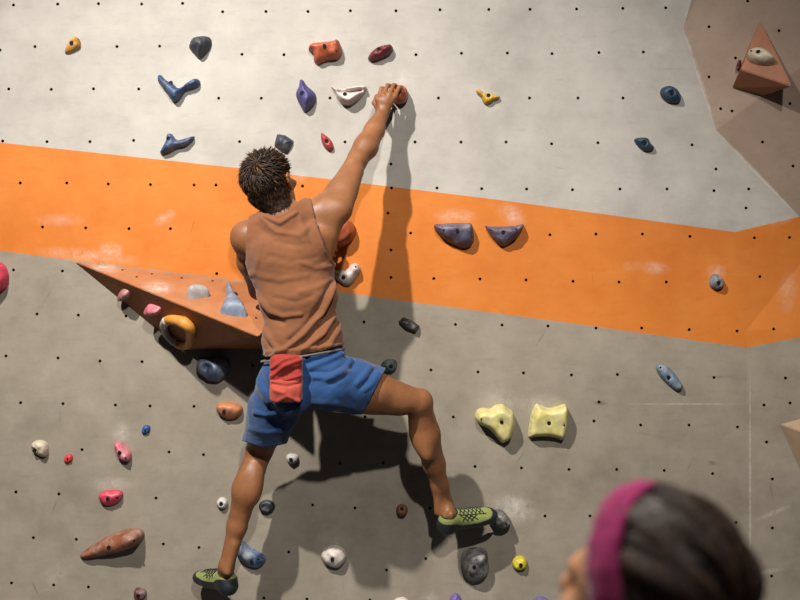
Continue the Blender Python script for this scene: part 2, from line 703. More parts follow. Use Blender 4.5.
def bolt_mesh(name, c, n, r, mat, parent):
    """hex-socket bolt head: a rim, a recessed ring and a six-sided socket"""
    n = n.normalized()
    a = n.orthogonal().normalized()
    b = n.cross(a)
    vs, fs = [], []

    def ring(rad, hgt, k=18):
        i0 = len(vs)
        for i in range(k):
            t = 2 * math.pi * i / k
            if rad < r * .6:
                s = math.pi / 3
                q = (t % s) - s / 2
                rr = rad * math.cos(s / 2) / math.cos(q)
            else:
                rr = rad
            vs.append(c + n * hgt + a * rr * math.cos(t) + b * rr * math.sin(t))
        return list(range(i0, i0 + k))
    rs = [ring(r * .95, -.004), ring(r, 0), ring(r * .88, .0012), ring(r * .55, .0012), ring(r * .5, -.0006)]
    for x, y in zip(rs, rs[1:]):
        for i in range(18):
            j = (i + 1) % 18
            fs.append((x[i], x[j], y[j], y[i]))
    fs.append(tuple(rs[-1]))
    return mesh_obj(name, vs, fs, mat, parent, smooth=False)


def hold(label, outline, depth, mat, bolt=None, screws=(), lean=(0, 0), tilt=(0, 0), pits=(), ridges=(), p=2.2, edge=1.0,
         plane=WALL_PL, angular=False, lump=.06, extra=None, name='climbing_hold'):
    p0, n = plane
    n = n.normalized()
    ex = Vector((1, 0, 0)) - n * n.x
    ex.normalize()
    ez = ex.cross(n) if ex.cross(n).z > 0 else -ex.cross(n)
    cu = sum(q[0] for q in outline) / len(outline)
    cv = sum(q[1] for q in outline) / len(outline)
    org = ray_plane(cu, cv, p0, n)

    def loc(u, v):
        w = ray_plane(u, v, p0, n) - org
        return Vector((w.dot(ex), w.dot(ez)))
    raw = [loc(*q) for q in outline]
    ol = catmull(raw, 4)
    if angular:
        ol = []
        for a, b in zip(raw, raw[1:] + raw[:1]):
            ol += [a.lerp(b, t) for t in (.06, .36, .65, .94)]
    m = len(ol)
    xs = np.array([q.x for q in ol])
    zs = np.array([q.y for q in ol])
    size = max(np.ptp(xs), np.ptp(zs))
    st = max(size / 20, .0028)

    def dist(x, z):
        best = np.full(np.shape(x), 1e9)
        for i in range(m):
            j = (i + 1) % m
            e0, e1 = xs[j] - xs[i], zs[j] - zs[i]
            t = np.clip(((x - xs[i]) * e0 + (z - zs[i]) * e1) / max(e0 * e0 + e1 * e1, 1e-12), 0, 1)
            best = np.minimum(best, np.hypot(x - xs[i] - t * e0, z - zs[i] - t * e1))
        return best
    GX, GZ = np.meshgrid(np.arange(xs.min(), xs.max(), st), np.arange(zs.min(), zs.max(), st * .87), indexing='ij')
    GX = GX + (np.arange(GX.shape[1]) % 2)[None, :] * st * .5
    gx, gz = GX.ravel(), GZ.ravel()
    ins = np.zeros(len(gx), bool)
    for i in range(m):
        j = (i + 1) % m
        cnd = (zs[i] > gz) != (zs[j] > gz)
        with np.errstate(divide='ignore', invalid='ignore'):
            xi = (xs[j] - xs[i]) * (gz - zs[i]) / (zs[j] - zs[i]) + xs[i]
        ins ^= cnd & (gx < xi)
    dd = dist(gx, gz)
    ok = ins & (dd > st * .35)
    pts = [Vector((x, z)) for x, z in zip(xs, zs)] + [Vector((x, z)) for x, z in zip(gx[ok], gz[ok])]
    vs, es, fs, _, _, _ = delaunay_2d_cdt(pts, [], [list(range(m))], 1, 1e-7)
    X = np.array([q.x for q in vs])
    Z = np.array([q.y for q in vs])
    D = dist(X, Z)
    dm = D.max() * edge
    rs = np.random.RandomState(int(abs(cu * 13 + cv * 7)))
    ph = rs.uniform(0, 6.28, 4)

    def height(x, z):
        t = np.clip(dist(x, z) / dm, 0, 1)
        hh = (1 - (1 - t) ** p) ** (1 / p) * depth
        hh = hh * np.clip(1 + (tilt[0] * x + tilt[1] * z) / (size / 2), .15, 3)
        hh = hh * (1 + lump * (np.sin(x * 6 / size * 2 + ph[0]) * np.sin(z * 6 / size * 2 + ph[1]) + .5 * np.sin(x * 13 / size + z * 9 / size + ph[2])))
        for (pu, pv, pr, pd) in pits:
            q = loc(pu, pv)
            hh = hh - np.minimum(pd * np.exp(-((x - q.x) ** 2 + (z - q.y) ** 2) / (pr / S) ** 2), hh * .85)
        for (pl, amp, sg) in ridges:
            Q = [loc(*q) for q in pl]
            b = np.full(np.shape(x), 1e9)
            for a, c in zip(Q, Q[1:]):
                e = c - a
                tt = np.clip(((x - a.x) * e.x + (z - a.y) * e.y) / e.length_squared, 0, 1)
                b = np.minimum(b, np.hypot(x - a.x - tt * e.x, z - a.y - tt * e.y))
            hh = hh + amp * np.exp(-(b / (sg / S)) ** 2) * np.clip(t * 3, 0, 1)
        return np.maximum(hh, 0)
    H = height(X, Z)
    bl = []
    for q, r in ([(bolt, .0084)] if bolt else []) + [(s, .0042) for s in screws]:
        c = loc(*q)
        g = np.exp(-(((X - c.x) ** 2 + (Z - c.y) ** 2) / (r * 1.25) ** 2) ** 2)
        h0 = float(height(np.array([c.x]), np.array([c.y]))[0])
        H = H * (1 - g) + g * np.maximum(h0 - .004, .002)
        bl.append((c, max(h0 - .0012, .003), r))

    def lift(x, z, h):
        return org + ex * (x + lean[0] * h) + ez * (z + lean[1] * h) + n * (h - .0008)
    vs3 = [lift(x, z, h) for x, z, h in zip(X, Z, H)]
    faces = []
    for f in fs:
        a, b, c = (vs3[i] for i in f[:3])
        faces.append(f if (b - a).cross(c - a).dot(n) > 0 or True else f)
    # orient by the flat triangle
    fo = []
    for f in faces:
        a, b, c = (vs[i] for i in f[:3])
        s = (b - a).x * (c - a).y - (b - a).y * (c - a).x
        want = ex.cross(ez).dot(n) > 0
        fo.append(f if (s > 0) == want else f[::-1])
    root = thing(name, label, 'climbing hold', org, GROUP)
    o = mesh_obj('grip', vs3, fo, mat, root)
    sub = o.modifiers.new('Subdivision', 'SUBSURF')
    sub.levels = sub.render_levels = 1
    for k, (c, h, r) in enumerate(bl):
        bolt_mesh('bolt' if r > .005 else 'screw', lift(c.x, c.y, h), n, r, M['bolt'], root)
    return root


def disc(u, v, ru, rv=None, k=9):
    rv = rv or ru
    return [(u + ru * math.cos(2 * math.pi * i / k), v + rv * math.sin(2 * math.pi * i / k)) for i in range(k)]


H = {}
for nm, c, ch in [('yellow_tan', (214, 160, 72), .3), ('slate', (52, 56, 66), .15), ('blue', (34, 74, 122), .25), ('blue_wing', (44, 74, 116), .3),
                  ('orange', (190, 92, 56), .12), ('maroon', (116, 34, 46), .15), ('purple', (74, 66, 128), .15), ('white', (226, 208, 200), .3),
                  ('orange_round', (200, 100, 58), .1), ('dark_sq', (54, 62, 72), .2), ('red', (176, 52, 52), .1), ('yellow_v', (216, 170, 52), .2),
                  ('navy', (28, 66, 96), .2), ('teal_navy', (24, 58, 84), .15), ('half_moon', (88, 80, 104), .32), ('chalk_blue', (40, 66, 96), .55),
                  ('pale_blue', (112, 134, 152), .4), ('pink', (226, 66, 96), .2), ('pale_pink', (224, 110, 126), .4), ('blue_cup', (60, 96, 140), .5),
                  ('tan_orange', (200, 128, 80), .25), ('cream', (222, 208, 180), .3), ('hot_red', (224, 56, 66), .05), ('bright_blue', (36, 84, 150), .05),
                  ('brown', (150, 88, 58), .35), ('dark_red', (100, 40, 40), .4), ('white_ring', (214, 210, 204), .2), ('black_ring', (26, 32, 42), .1),
                  ('white_big', (228, 216, 206), .2), ('brown_knob', (128, 76, 44), .1), ('black_chalk', (40, 44, 48), .5), ('grey_slope', (58, 60, 62), .6),
                  ('yellow_ring', (222, 206, 60), .1), ('yellow_big', (244, 232, 146), .4), ('black', (30, 32, 36), .3), ('teal', (52, 84, 82), .3),
                  ('violet', (122, 104, 168), .2), ('pale_grey', (176, 172, 172), .3), ('grey_fin', (120, 134, 156), .45), ('orange_ring', (236, 160, 62), .12),
                  ('dusty_pink', (190, 120, 120), .25)]:
    H[nm] = holdmat('hold_' + nm, rgb(*c), ch)

hold('small tan-yellow crimp on the white panel, high above the orange stripe end', [(65, 53), (66, 48), (71, 40), (76, 37), (80, 40), (81, 47), (76, 51), (69, 54)], .032, H['yellow_tan'], (73.5, 44.5), tilt=(0, .4))
hold('dark slate wedge hold above the two blue wing holds', [(190, 43), (193, 38), (201, 36), (209, 37), (212, 42), (210, 50), (203, 58), (199, 59), (192, 52), (189, 47)], .055, H['slate'],
     p=1.5, ridges=[([(200, 38), (203, 46), (201, 58)], .01, 2.5)])
hold('blue V-shaped jug with two wide wings, under the slate hold', [(158, 76), (161, 75), (166, 80), (173, 84), (180, 89), (188, 83), (196, 79), (200, 81), (200, 86), (194, 90), (186, 92), (181, 99), (177, 103), (172, 101), (167, 94), (161, 86), (158, 81)],
     .05, H['blue'], (172, 84.5), lean=(0, .1), tilt=(0, -.2))
hold('blue-grey wing hold with one long point, just above the orange stripe', [(167, 134), (172, 134), (177, 140), (186, 138), (194, 136), (194, 140), (188, 146), (178, 149), (170, 153), (163, 155), (160, 152), (163, 146), (166, 140)],
     .045, H['blue_wing'], (170, 139.5))
hold('bright orange blocky jug with two bolt holes, high on the white panel', [(309, 47), (313, 44), (324, 43), (333, 42), (338, 40), (341, 47), (342, 55), (338, 60), (329, 61), (322, 64), (317, 65), (314, 61), (313, 54), (309, 51)],
     .065, H['orange'], (325.5, 49.5), [(337, 54)], tilt=(0, .45), edge=.8)
hold('maroon oblong hold beside the orange blocky jug', [(368, 58), (370, 54), (377, 48), (388, 45), (392, 46), (393, 51), (389, 56), (381, 60), (373, 62), (369, 61)], .05, H['maroon'], (379, 51), tilt=(0, .3))
hold('purple teardrop hold with pointed top and bottom', [(300, 80), (303, 80), (307, 86), (312, 90), (316, 95), (316, 102), (311, 110), (305, 113), (301, 107), (297, 99), (296, 93), (299, 86)], .055, H['purple'], (303, 95),
     p=1.6, ridges=[([(302, 82), (309, 97), (305, 111)], .008, 3)])
hold('chalky white triangular jug with a slot, beside the climber\'s gripping hand', [(331, 86), (340, 89), (352, 87), (364, 86), (367, 89), (364, 95), (357, 102), (350, 106), (343, 105), (338, 100), (335, 93)], .06, H['white'], (345.5, 96.5), [(360, 90.5)],
     ridges=[([(333, 87.5), (350, 88), (365, 87.5)], .016, 2), ([(340, 92), (350, 92.6), (361, 91)], -.055, 2.0), ([(340, 98), (349, 103), (361, 95)], .012, 2.5)], lump=0)
hold('round orange hold gripped by the climber\'s raised hand', [(390, 92), (395, 87), (402, 86), (407, 90), (408.5, 97), (405.5, 103), (399, 105), (392, 101)], .085, H['orange_round'], p=2.6)
hold('dark grey square hold just above the climber\'s hair', [(277, 134), (285, 135), (294, 141), (291, 149), (287, 155), (280, 151), (274, 146)], .04, H['dark_sq'], angular=True, p=1.6, tilt=(0, .3))
hold('small red oval hold between the climber\'s head and raised forearm', [(321, 133), (324, 134), (331, 140), (334, 147), (332, 151), (327, 150), (322, 143)], .03, H['red'], (327, 142))
hold('small yellow V-shaped hold alone on the white panel', [(476, 90), (479, 89), (484, 93), (492, 94), (499, 96), (499, 99), (493, 102), (488, 105), (484, 104), (481, 98), (477, 94)], .032, H['yellow_v'], (488, 96.5))
hold('round dark blue hold, upper of two near the white panel edge', [(660, 92), (662, 88), (669, 86), (676, 89), (681, 97), (679, 103), (673, 104), (666, 102), (661, 97)], .045, H['navy'], (669.5, 95), tilt=(0, .2))
hold('small dark blue hold, lower of two near the white panel edge', [(634, 141), (637, 138), (647, 138), (650, 143), (654, 147), (652, 151), (646, 152), (640, 149)], .035, H['teal_navy'], (643, 144), tilt=(0, .2))
hold('purple-grey half-moon ledge with squared end, nearer the climber on the orange stripe', [(434, 225), (440, 224), (455, 223), (468, 223), (472, 225), (474, 238), (472, 245), (466, 249), (457, 247), (444, 240), (436, 232)], .07, H['half_moon'], (456.5, 232), [(443, 231)],
     tilt=(0, .5), edge=.75, ridges=[([(471, 226), (471, 245)], .008, 2)])
hold('purple-grey half-moon ledge with two pointed horns on the orange stripe', [(484, 224), (488, 226), (500, 226.5), (514, 226), (523, 224), (523, 228), (518, 237), (510, 244), (503, 247), (496, 243), (489, 234)], .065, H['half_moon'], (502, 233), [(515, 230)],
     tilt=(0, .5), edge=.8)
hold('small chalk-dusted blue knob far along the orange stripe', [(710, 277), (715, 274), (721, 277), (724, 283), (722, 288), (715, 290), (709, 285)], .04, H['chalk_blue'], (716, 283))
hold('pale blue long oval hold just under the orange stripe', [(656, 365), (659, 363), (667, 366), (676, 375), (682, 384), (682, 389), (677, 391), (669, 386), (660, 377), (656, 370)], .035, H['pale_blue'], (667, 377), [(659, 367)])
hold('bright pink round hold cut by the photo edge below the orange stripe', [(-12, 268), (-4, 262), (4, 264), (9, 274), (8, 286), (2, 292), (-6, 293), (-12, 285)], .08, H['pink'], (-4, 276))
hold('chalky blue cupped hold under the wooden wedge volume', [(197, 364), (201, 358), (211, 357), (222, 356), (229, 361), (230, 370), (226, 377), (218, 382), (209, 381), (204, 377), (199, 373)], .075, H['blue_cup'], None,
     pits=[(209, 366, 3.6, .03)], tilt=(0, .35))
hold('orange-tan round-topped hold beside the climber\'s shorts', [(217, 405), (222, 402), (234, 402), (242, 406), (243, 412), (238, 418), (229, 420), (221, 416), (217, 411)], .05, H['tan_orange'], (225.5, 411), tilt=(0, .5))
hold('cream pebble-shaped hold on the grey panel, furthest from the climber', [(32, 445), (35, 441), (42, 440), (48, 444), (49, 452), (46, 457), (40, 456), (34, 451)], .045, H['cream'], (36.5, 450), tilt=(.2, .3))
hold('tiny red screw-on hold beside the cream pebble hold', [(64, 458), (69, 453.5), (73, 456), (72, 461), (66, 463)], .02, H['hot_red'], None, [(68.5, 458.5)])
hold('tiny bright blue screw-on hold on the grey panel', [(142, 429), (145, 425), (150, 426), (150, 431), (146, 434), (142, 433)], .02, H['bright_blue'], None, [(146, 430)])
hold('pink pinch hold slanting downward, below the tiny blue hold', [(115, 443), (121, 441), (126, 446), (131, 451), (132, 458), (128, 462), (120, 459), (116, 451)], .045, H['pale_pink'], (122, 451.5), [(128, 457)])
hold('pink-red oval hold lying level, above the long brown hold', [(99, 496), (103, 491), (113, 490), (122, 491), (123, 497), (118, 503), (109, 506), (102, 503)], .042, H['pink'], (110, 497.5), [(119, 497)], tilt=(0, .5))
hold('long brown tapering hold dusted with chalk', [(80, 556), (84, 551), (97, 542), (112, 534), (126, 529), (138, 528), (144, 531), (144, 538), (138, 545), (124, 551), (104, 556), (86, 559)], .075, H['brown'], (113, 544), [(139, 536)], tilt=(.35, .4))
hold('small dark red hold with white chalk at the photo bottom edge', [(135, 589), (139, 587), (145, 589), (147, 594), (143, 600), (137, 601), (134, 596)], .035, H['dark_red'], (140, 594))
hold('small white round foothold partly hidden by the climber\'s calf', disc(222.5, 503, 5.8, 6), .03, H['white_ring'], (222, 503))
hold('black flat round foothold beside the climber\'s calf', disc(267, 506.5, 8.3, 7), .03, H['black_ring'], None, edge=.6, pits=[(267, 505.5, 4.5, .008)])
hold('blue hold with a chalked top edge, behind the climber\'s lower foot', [(238, 545), (242, 540), (250, 546), (260, 552), (266, 557), (265, 563), (258, 568), (248, 566), (241, 560), (236, 553)], .055, H['blue_cup'], (253, 560), [(260, 557)], tilt=(0, .5))
hold('small white oval foothold below the hem of the shorts', [(286, 457), (289, 453.5), (296, 454), (299, 457), (297, 462), (291, 464), (287, 461)], .03, H['white_ring'], (291.5, 459))
hold('large white rounded foothold low between the climber\'s legs', [(321, 554), (325, 548), (334, 545), (343, 548), (347, 555), (345, 562), (338, 568), (329, 566), (323, 561)], .055, H['white_big'], (333, 557), tilt=(0, .25))
hold('small brown knob in the shadow near the climber\'s heel', disc(402, 510, 6, 6.2), .04, H['brown_knob'], (402, 507.5))
hold('black chalky foothold under the climber\'s higher toe', [(486, 519), (491, 512), (500, 509), (507, 515), (511, 522), (504, 528), (494, 527)], .085, H['black_chalk'], None, [(505, 521)], tilt=(0, .25), edge=.7)
hold('black and grey rounded sloper below the climber\'s higher foot', [(461, 556), (465, 550), (476, 547), (486, 550), (488, 560), (489, 571), (483, 579), (473, 583), (465, 577), (461, 567)], .08, H['grey_slope'], (473, 563), tilt=(0, .4), edge=.85)
hold('small round yellow foothold with a black bolt, beside the grey sloper', disc(519.5, 563, 7.8, 7.5), .035, H['yellow_ring'], (520, 563.5))
hold('large pale yellow hold with a scalloped top and slanting underside', [(475, 414), (478, 409), (484, 407.5), (490, 408.5), (495, 405), (502, 404), (508, 408), (513, 412), (515, 422), (513, 432), (510, 439), (502, 443), (497, 438), (489, 429), (481, 425), (476, 420)],
     .085, H['yellow_big'], (500, 419), [(480, 416)], tilt=(0, .3), edge=.45, lean=(0, -.05), lump=.02)
hold('large pale yellow four-cornered hold with concave top and bottom', [(528, 437), (529, 425), (531, 414), (536, 404), (540, 405), (549, 408), (559, 405.5), (565, 404), (568, 411), (567.5, 427), (563, 440), (556, 438), (544, 436.5), (534, 437)],
     .07, H['yellow_big'], (547, 421.5), [(562, 423.5)], tilt=(0, .3), edge=.42, lump=.02)
hold('rounded orange hold half hidden behind the climber\'s upper arm', [(326, 240), (329, 226), (340, 219), (350, 221), (356, 228), (355, 237), (349, 244), (338, 248), (329, 247)], .08, H['orange_round'])
hold('white chalky hold with a raised knob beside the climber\'s ribs', [(332, 270), (345, 270), (352, 264), (358, 264), (361, 270), (357, 278), (350, 286), (343, 285), (334, 277)], .05, H['white'], (344, 277.5), [(356, 267)], tilt=(0, .4))
hold('small black rectangular edge with a whitened corner under the orange stripe', [(398, 322), (403, 317), (411, 320), (420, 326), (416, 333), (406, 329.5)], .04, H['black'], None, angular=True, pits=[(410, 325, 2.5, .012)], p=1.8)
hold('dark teal hold in shadow above the climber\'s bent knee', [(381, 365), (385, 360), (392, 359), (397, 362), (396, 370), (388, 373), (382, 371)], .04, H['teal'], (391, 366))
hold('violet hold at the photo bottom edge, under the grey sloper', [(449, 600), (453, 594), (457, 593), (461, 598), (462, 606), (450, 606)], .04, H['violet'])
hold('violet hold at the photo bottom edge, beside the spectator\'s face', [(533, 600), (538, 596), (544, 597), (550, 601), (548, 608), (534, 608)], .04, H['violet'])
hold('white hold barely showing at the photo bottom, between the climber\'s feet', [(394, 600), (400, 597), (406, 598), (410, 603), (404, 609), (395, 607)], .035, H['white_big'])

# ------------------------------------------------------------------ wooden volumes


def solid(name, verts, faces, mat, mats=None):
    bm = bmesh.new()
    vs = [bm.verts.new(v) for v in verts]
    for f in faces:
        bm.faces.new([vs[i] for i in f])
    bmesh.ops.recalc_face_normals(bm, faces=bm.faces[:])
    bmesh.ops.bevel(bm, geom=[e for e in bm.edges], offset=.003, segments=2, affect='EDGES')
    me = bpy.data.meshes.new(name)
    bm.to_mesh(me)
    bm.free()
    o = bpy.data.objects.new(name, me)
    COL.objects.link(o)
    me.materials.append(mat)
    return o


A, Cc, Dd, Bb, Ee = P(74, 261.5, .001), P(182, 350, .001), P(276, 349, .001), P(310, 289, .001), P(258, 336.5, .45)
vol = solid('climbing_volume', [A, Cc, Dd, Bb, Ee], [(0, 3, 4), (0, 4, 1), (1, 4, 2), (2, 4, 3), (0, 1, 2, 3)], M['wood'])
vol.name = 'climbing_volume'
tag(vol, 'long orange-brown wooden wedge volume under the stripe, running behind the climber', 'climbing volume', 'wooden volumes on the wall')
top_n = (Bb - A).cross(Ee - A).normalized()
if top_n.z < 0:
    top_n = -top_n
TOP = (A, top_n)
low_n = (Ee - A).cross(Cc - A).normalized()
if low_n.z > 0:
    low_n = -low_n
LOW = (A, low_n)
for q in [(122.5, 270), (136.7, 277), (152, 274), (181.6, 278), (212.6, 281), (237, 295), (256, 318)]:
    bolt_mesh('bolt_hole', ray_plane(q[0], q[1], *TOP) + top_n * .0005, top_n, .0055, M['hole'], vol)
hold('light grey half-round hold on top of the wooden wedge', [(186, 297), (189, 292), (197, 288), (205, 290), (210, 296.5), (204, 298), (192, 299)], .045, H['pale_grey'], (197.5, 290), plane=TOP, tilt=(0, -.5), lump=0)
hold('blue-grey fin-shaped hold on top of the wooden wedge, nearest the climber', [(225, 286), (230, 285), (234, 295), (240, 304), (247, 314), (246, 317), (232, 316), (220, 313), (222, 306), (226, 298)], .055, H['grey_fin'], (235, 303), plane=TOP, lump=.02)
hold('small dusky pink hold on the wedge\'s dark side, nearer its tip', [(119, 294), (123, 289), (129, 291), (130, 297), (123, 299)], .03, H['dusty_pink'], None, plane=LOW)
hold('pale pink knob on the wedge\'s dark side, beside the orange ring', [(146, 309), (149, 304), (155, 305), (161, 308), (160, 313), (153, 313)], .035, H['pale_pink'], None, plane=LOW)
# ring jug
rt = thing('climbing_hold', 'orange ring-shaped jug with a whitened rim hanging under the wooden wedge', 'climbing hold', ray_plane(180, 334, *LOW), GROUP)
fr = Field()
RING_STEPS = 5
ring = [(163.5, 326, .09, .0135), (167, 320.5, .1, .018), (175, 320, .11, .021), (184, 323, .115, .023), (190, 329, .11, .022), (190, 338, .085, .017), (188, 345, .085, .016), (180, 346, .09, .0145), (172, 341, .09, .012), (166, 334, .09, .012)]
def off_low(u, v, out):
    return P(u, v, -ray_plane(u, v, *LOW).y + out)


def swept(pts, closed, out, grow):
    n = len(pts)
    a = np.array(pts)
    res = []
    for i in range(n if closed else n - 1):
        q = [a[(i + k) % n] if closed else a[min(max(i + k, 0), n - 1)] for k in (-1, 0, 1, 2)]
        for k in range(RING_STEPS):
            t = k / RING_STEPS
            u, v, d, r = .5 * (2 * q[1] + (q[2] - q[0]) * t + (2 * q[0] - 5 * q[1] + 4 * q[2] - q[3]) * t * t + (3 * q[1] - q[0] - 3 * q[2] + q[3]) * t ** 3)
            res.append((off_low(u, v, d - .055 + out), r * grow))
    return res


rp = swept(ring, True, 0, 1)
fr.chain(rp + rp[:1], .0015)
for (u, v, d, r) in (ring[3], ring[5], ring[8]):
    q = ray_plane(u + 2, v + 1, *LOW)
    fr.cone(off_low(u, v, d - .055), q, r * .95, r * 1.1, .01)
sdf_obj('grip', fr, .003, H['orange_ring'], rt, 9)
fw = Field()
fw.chain(swept([ring[1], ring[0], ring[9], ring[8], ring[7]], False, .009, 1.15)[1:-3], .0015)
o = sdf_obj('whitened_rim', fw, .003, H['white_ring'], rt, 3)
o['label'] = 'chalk-whitened rim of the ring'

# the upper volume hangs from the leaning facet


def PF(u, v, out=0.0):
    d, _ = facet(u, v)
    return P(u, v, d + out)


T0, L0, B0, R0 = PF(760, 20, .001), PF(732, 88, .001), PF(764, 96, .001), PF(784, 70, .001)
L1, R1 = PF(741, 69.5, .10), PF(792, 86.5, .13)
vol2 = solid('climbing_volume', [T0, L0, B0, R0, L1, R1], [(0, 4, 5), (0, 1, 4), (1, 2, 5, 4), (2, 3, 5), (3, 0, 5), (0, 3, 2, 1)], M['wood_brown'])
tag(vol2, 'small brown triangular volume high on the leaning facet', 'climbing volume', 'wooden volumes on the wall')
n2 = (L1 - T0).cross(R1 - T0).normalized()
if n2.y > 0:
    n2 = -n2
hold('cream oval hold on the small brown triangular volume', [(747, 57), (750, 51), (758, 49), (767, 51), (774, 58), (776, 63), (768, 66), (757, 65), (750, 62)], .05, H['cream'], (759, 57), [(752, 56)], plane=(T0, n2), tilt=(0, -.3))
hold('small maroon hold on the edge of the brown triangular volume', [(736, 68), (738, 61), (741, 60), (741, 68), (738, 71)], .03, H['maroon'], None, plane=(PF(738, 66), Vector((-.4, -1, -.2)).normalized()))
a1, a2, a3, a4, a5 = PF(780, 424, .001), PF(846, 476, .001), PF(802, 474, .001), PF(850, 405, .001), PF(840, 446, .28)
vol3 = solid('climbing_volume', [a1, a3, a2, a4, a5], [(0, 3, 4), (0, 4, 1), (1, 4, 2), (2, 4, 3), (0, 1, 2, 3)], M['wood_pale'])
tag(vol3, 'pale wooden volume cut by the photo edge on the grey facet', 'climbing volume', 'wooden volumes on the wall')

# ------------------------------------------------------------------ people: materials
def skinmat(name, col, red):
    N = NT(name)
    f = N.remap(N.noise(9, 5, .6), .3, .7)
    c = N.mix(f, col, red)
    c = N.mix(N.math('MULTIPLY', N.remap(N.noise(120, 3, .6), .5, .75), .25), c, tuple(x * .6 for x in red[:3]) + (1,))
    N.bump(N.noise(330, 3, .6), .18, .002)
    N.set(c, .45, spec=.3)
    N.b.inputs['Subsurface Weight'].default_value = .08
    N.b.inputs['Subsurface Radius'].default_value = (.012, .005, .003)
    return N.m


def clothmat(name, col, rough=.85, var=.2, weave=900, chalk=0.0):
    N = NT(name)
    dk = tuple(x * (1 - var) for x in col[:3]) + (1,)
    c = N.mix(N.remap(N.noise(14, 5, .6), .3, .7), dk, col)
    if chalk:
        c = N.mix(N.math('MULTIPLY', N.remap(N.noise(30, 5, .7), .6, .8), chalk), c, rgb(225, 205, 195))
    N.bump(N.math('ADD', N.noise(weave, 2, .5), N.math('MULTIPLY', N.noise(60, 4, .6), 2.0)), .25, .003)
    N.set(c, rough, spec=.2)
    N.b.inputs['Sheen Weight'].default_value = .15
    return N.m


def hairmat(name, dark, light):
    N = NT(name)
    g = N.n('ShaderNodeNewGeometry')
    at = N.n('ShaderNodeAttribute', attribute_name='strand')
    f = N.remap(g.outputs['Random Per Island'], .35, 1.0)
    f = N.math('MULTIPLY', N.math('MULTIPLY', f, at.outputs['Fac']), N.remap(N.noise(22, 3, .6), .35, .65, .15, 1.0))
    c = N.mix(N.math('MULTIPLY', f, .8), dark, light)
    return N.set(c, .5, spec=.22)


M['skin'] = skinmat('skin_tan', rgb(160, 109, 72), rgb(132, 85, 54))
M['skin2'] = skinmat('skin_light', rgb(222, 168, 130), rgb(206, 146, 108))
M['hair'] = hairmat('hair_brown', rgb(38, 26, 19), rgb(128, 92, 60))
M['hair2'] = hairmat('hair_dark_brown', rgb(40, 29, 25), rgb(112, 80, 60))
M['tank'] = clothmat('tank_rust_cotton', rgb(138, 88, 56))
M['shorts'] = clothmat('shorts_blue', rgb(40, 80, 134), .8)
M['bag_red'] = clothmat('bag_red', rgb(168, 52, 40), .8, .2, 900, .1)
M['bag_coral'] = clothmat('bag_coral', rgb(188, 78, 62), .8, .2, 900, .25)
M['webbing'] = clothmat('webbing_grey', rgb(120, 108, 98))
M['shoe_green'] = clothmat('shoe_lime', rgb(148, 160, 84), .6, .15)
M['rubber'] = plain('rubber_black', rgb(30, 38, 42), .5, .25, 40, .1)
M['lace'] = clothmat('lace_black', rgb(26, 28, 28))
M['eye'] = plain('eye_white', rgb(225, 220, 212), .2, .05)
M['band'] = clothmat('headband_magenta', rgb(172, 36, 106), .85, .5)
M['shirt2'] = clothmat('shirt_dark', rgb(52, 54, 64))
M['trouser2'] = clothmat('leggings_black', rgb(28, 28, 32))


def basis(up, fwd):
    up = Vector(up).normalized()
    fwd = Vector(fwd)
    fwd = (fwd - up * fwd.dot(up)).normalized()
    return fwd.cross(up).normalized(), fwd, up      # right, forward, up


def head_prims(f, c, R, Fw, U, s=1.0):
    """skull, jaw, nose, brow, lips and ears around head centre c"""
    def q(x, y, z):
        return c + (R * x + Fw * y + U * z) * s
    ax = (R, Fw, U)
    f.ell(q(0, -.012, .022), (.074 * s, .094 * s, .090 * s), ax, .01)
    f.ell(q(0, .030, -.038), (.056 * s, .064 * s, .078 * s), ax, .03)
    f.cone(q(.045, .0, -.06), q(.012, .078, -.098), .022 * s, .018 * s, .02)
    f.cone(q(-.045, .0, -.06), q(-.012, .078, -.098), .022 * s, .018 * s, .02)
    f.cone(q(-.034, .076, .012), q(.034, .076, .012), .014 * s, .014 * s, .015)
    f.cone(q(0, .088, .005), q(0, .112, -.032), .008 * s, .0125 * s, .012)
    for sx in (-1, 1):
        f.ell(q(.034 * sx, .080, -.006), (.015 * s, .012 * s, .009 * s), ax, .008, 's')
        f.cone(q(.012 * sx, .100, -.038), q(.006 * sx, .104, -.036), .007 * s, .007 * s, .006)
        f.ell(q(.045 * sx, .066, -.03), (.02 * s, .018 * s, .016 * s), ax, .015)
        # ear: rim, lobe, bowl
        pts = [(.074, .006, -.012), (.080, -.002, .012), (.086, -.014, .026), (.090, -.026, .020), (.088, -.028, .0), (.082, -.016, -.022), (.076, -.004, -.034)]
        f.chain([(q(x * sx, y, z), .006 * s) for x, y, z in pts], .004)
        f.ell(q(.078 * sx, -.010, -.004), (.008 * s, .014 * s, .022 * s), ax, .006)
    f.cone(q(-.018, .098, -.064), q(.018, .098, -.064), .007 * s, .007 * s, .006)
    f.cone(q(-.016, .095, -.074), q(.016, .095, -.074), .008 * s, .008 * s, .006)
    f.ell(q(0, .106, -.069), (.022 * s, .008 * s, .0018 * s), ax, .003, 's')
    f.cone(q(0, .086, -.1), q(0, .08, -.102), .014 * s, .014 * s, .014)
    return q


def hand_prims(f, wrist, palm, knuckles, fingers, thumb, k=.006):
    """knuckles: 4 points; fingers: per finger list of (point, radius) after the knuckle; thumb: list of (point, radius)"""
    for i, kn in enumerate(knuckles):
        f.cone(palm, kn, .020, .0110, .010)
        f.cone(wrist, kn, .022, .0105, .010)
        pts = [(kn, .0098)] + fingers[i]
        f.chain(pts, .003)
    f.chain(thumb, .006)


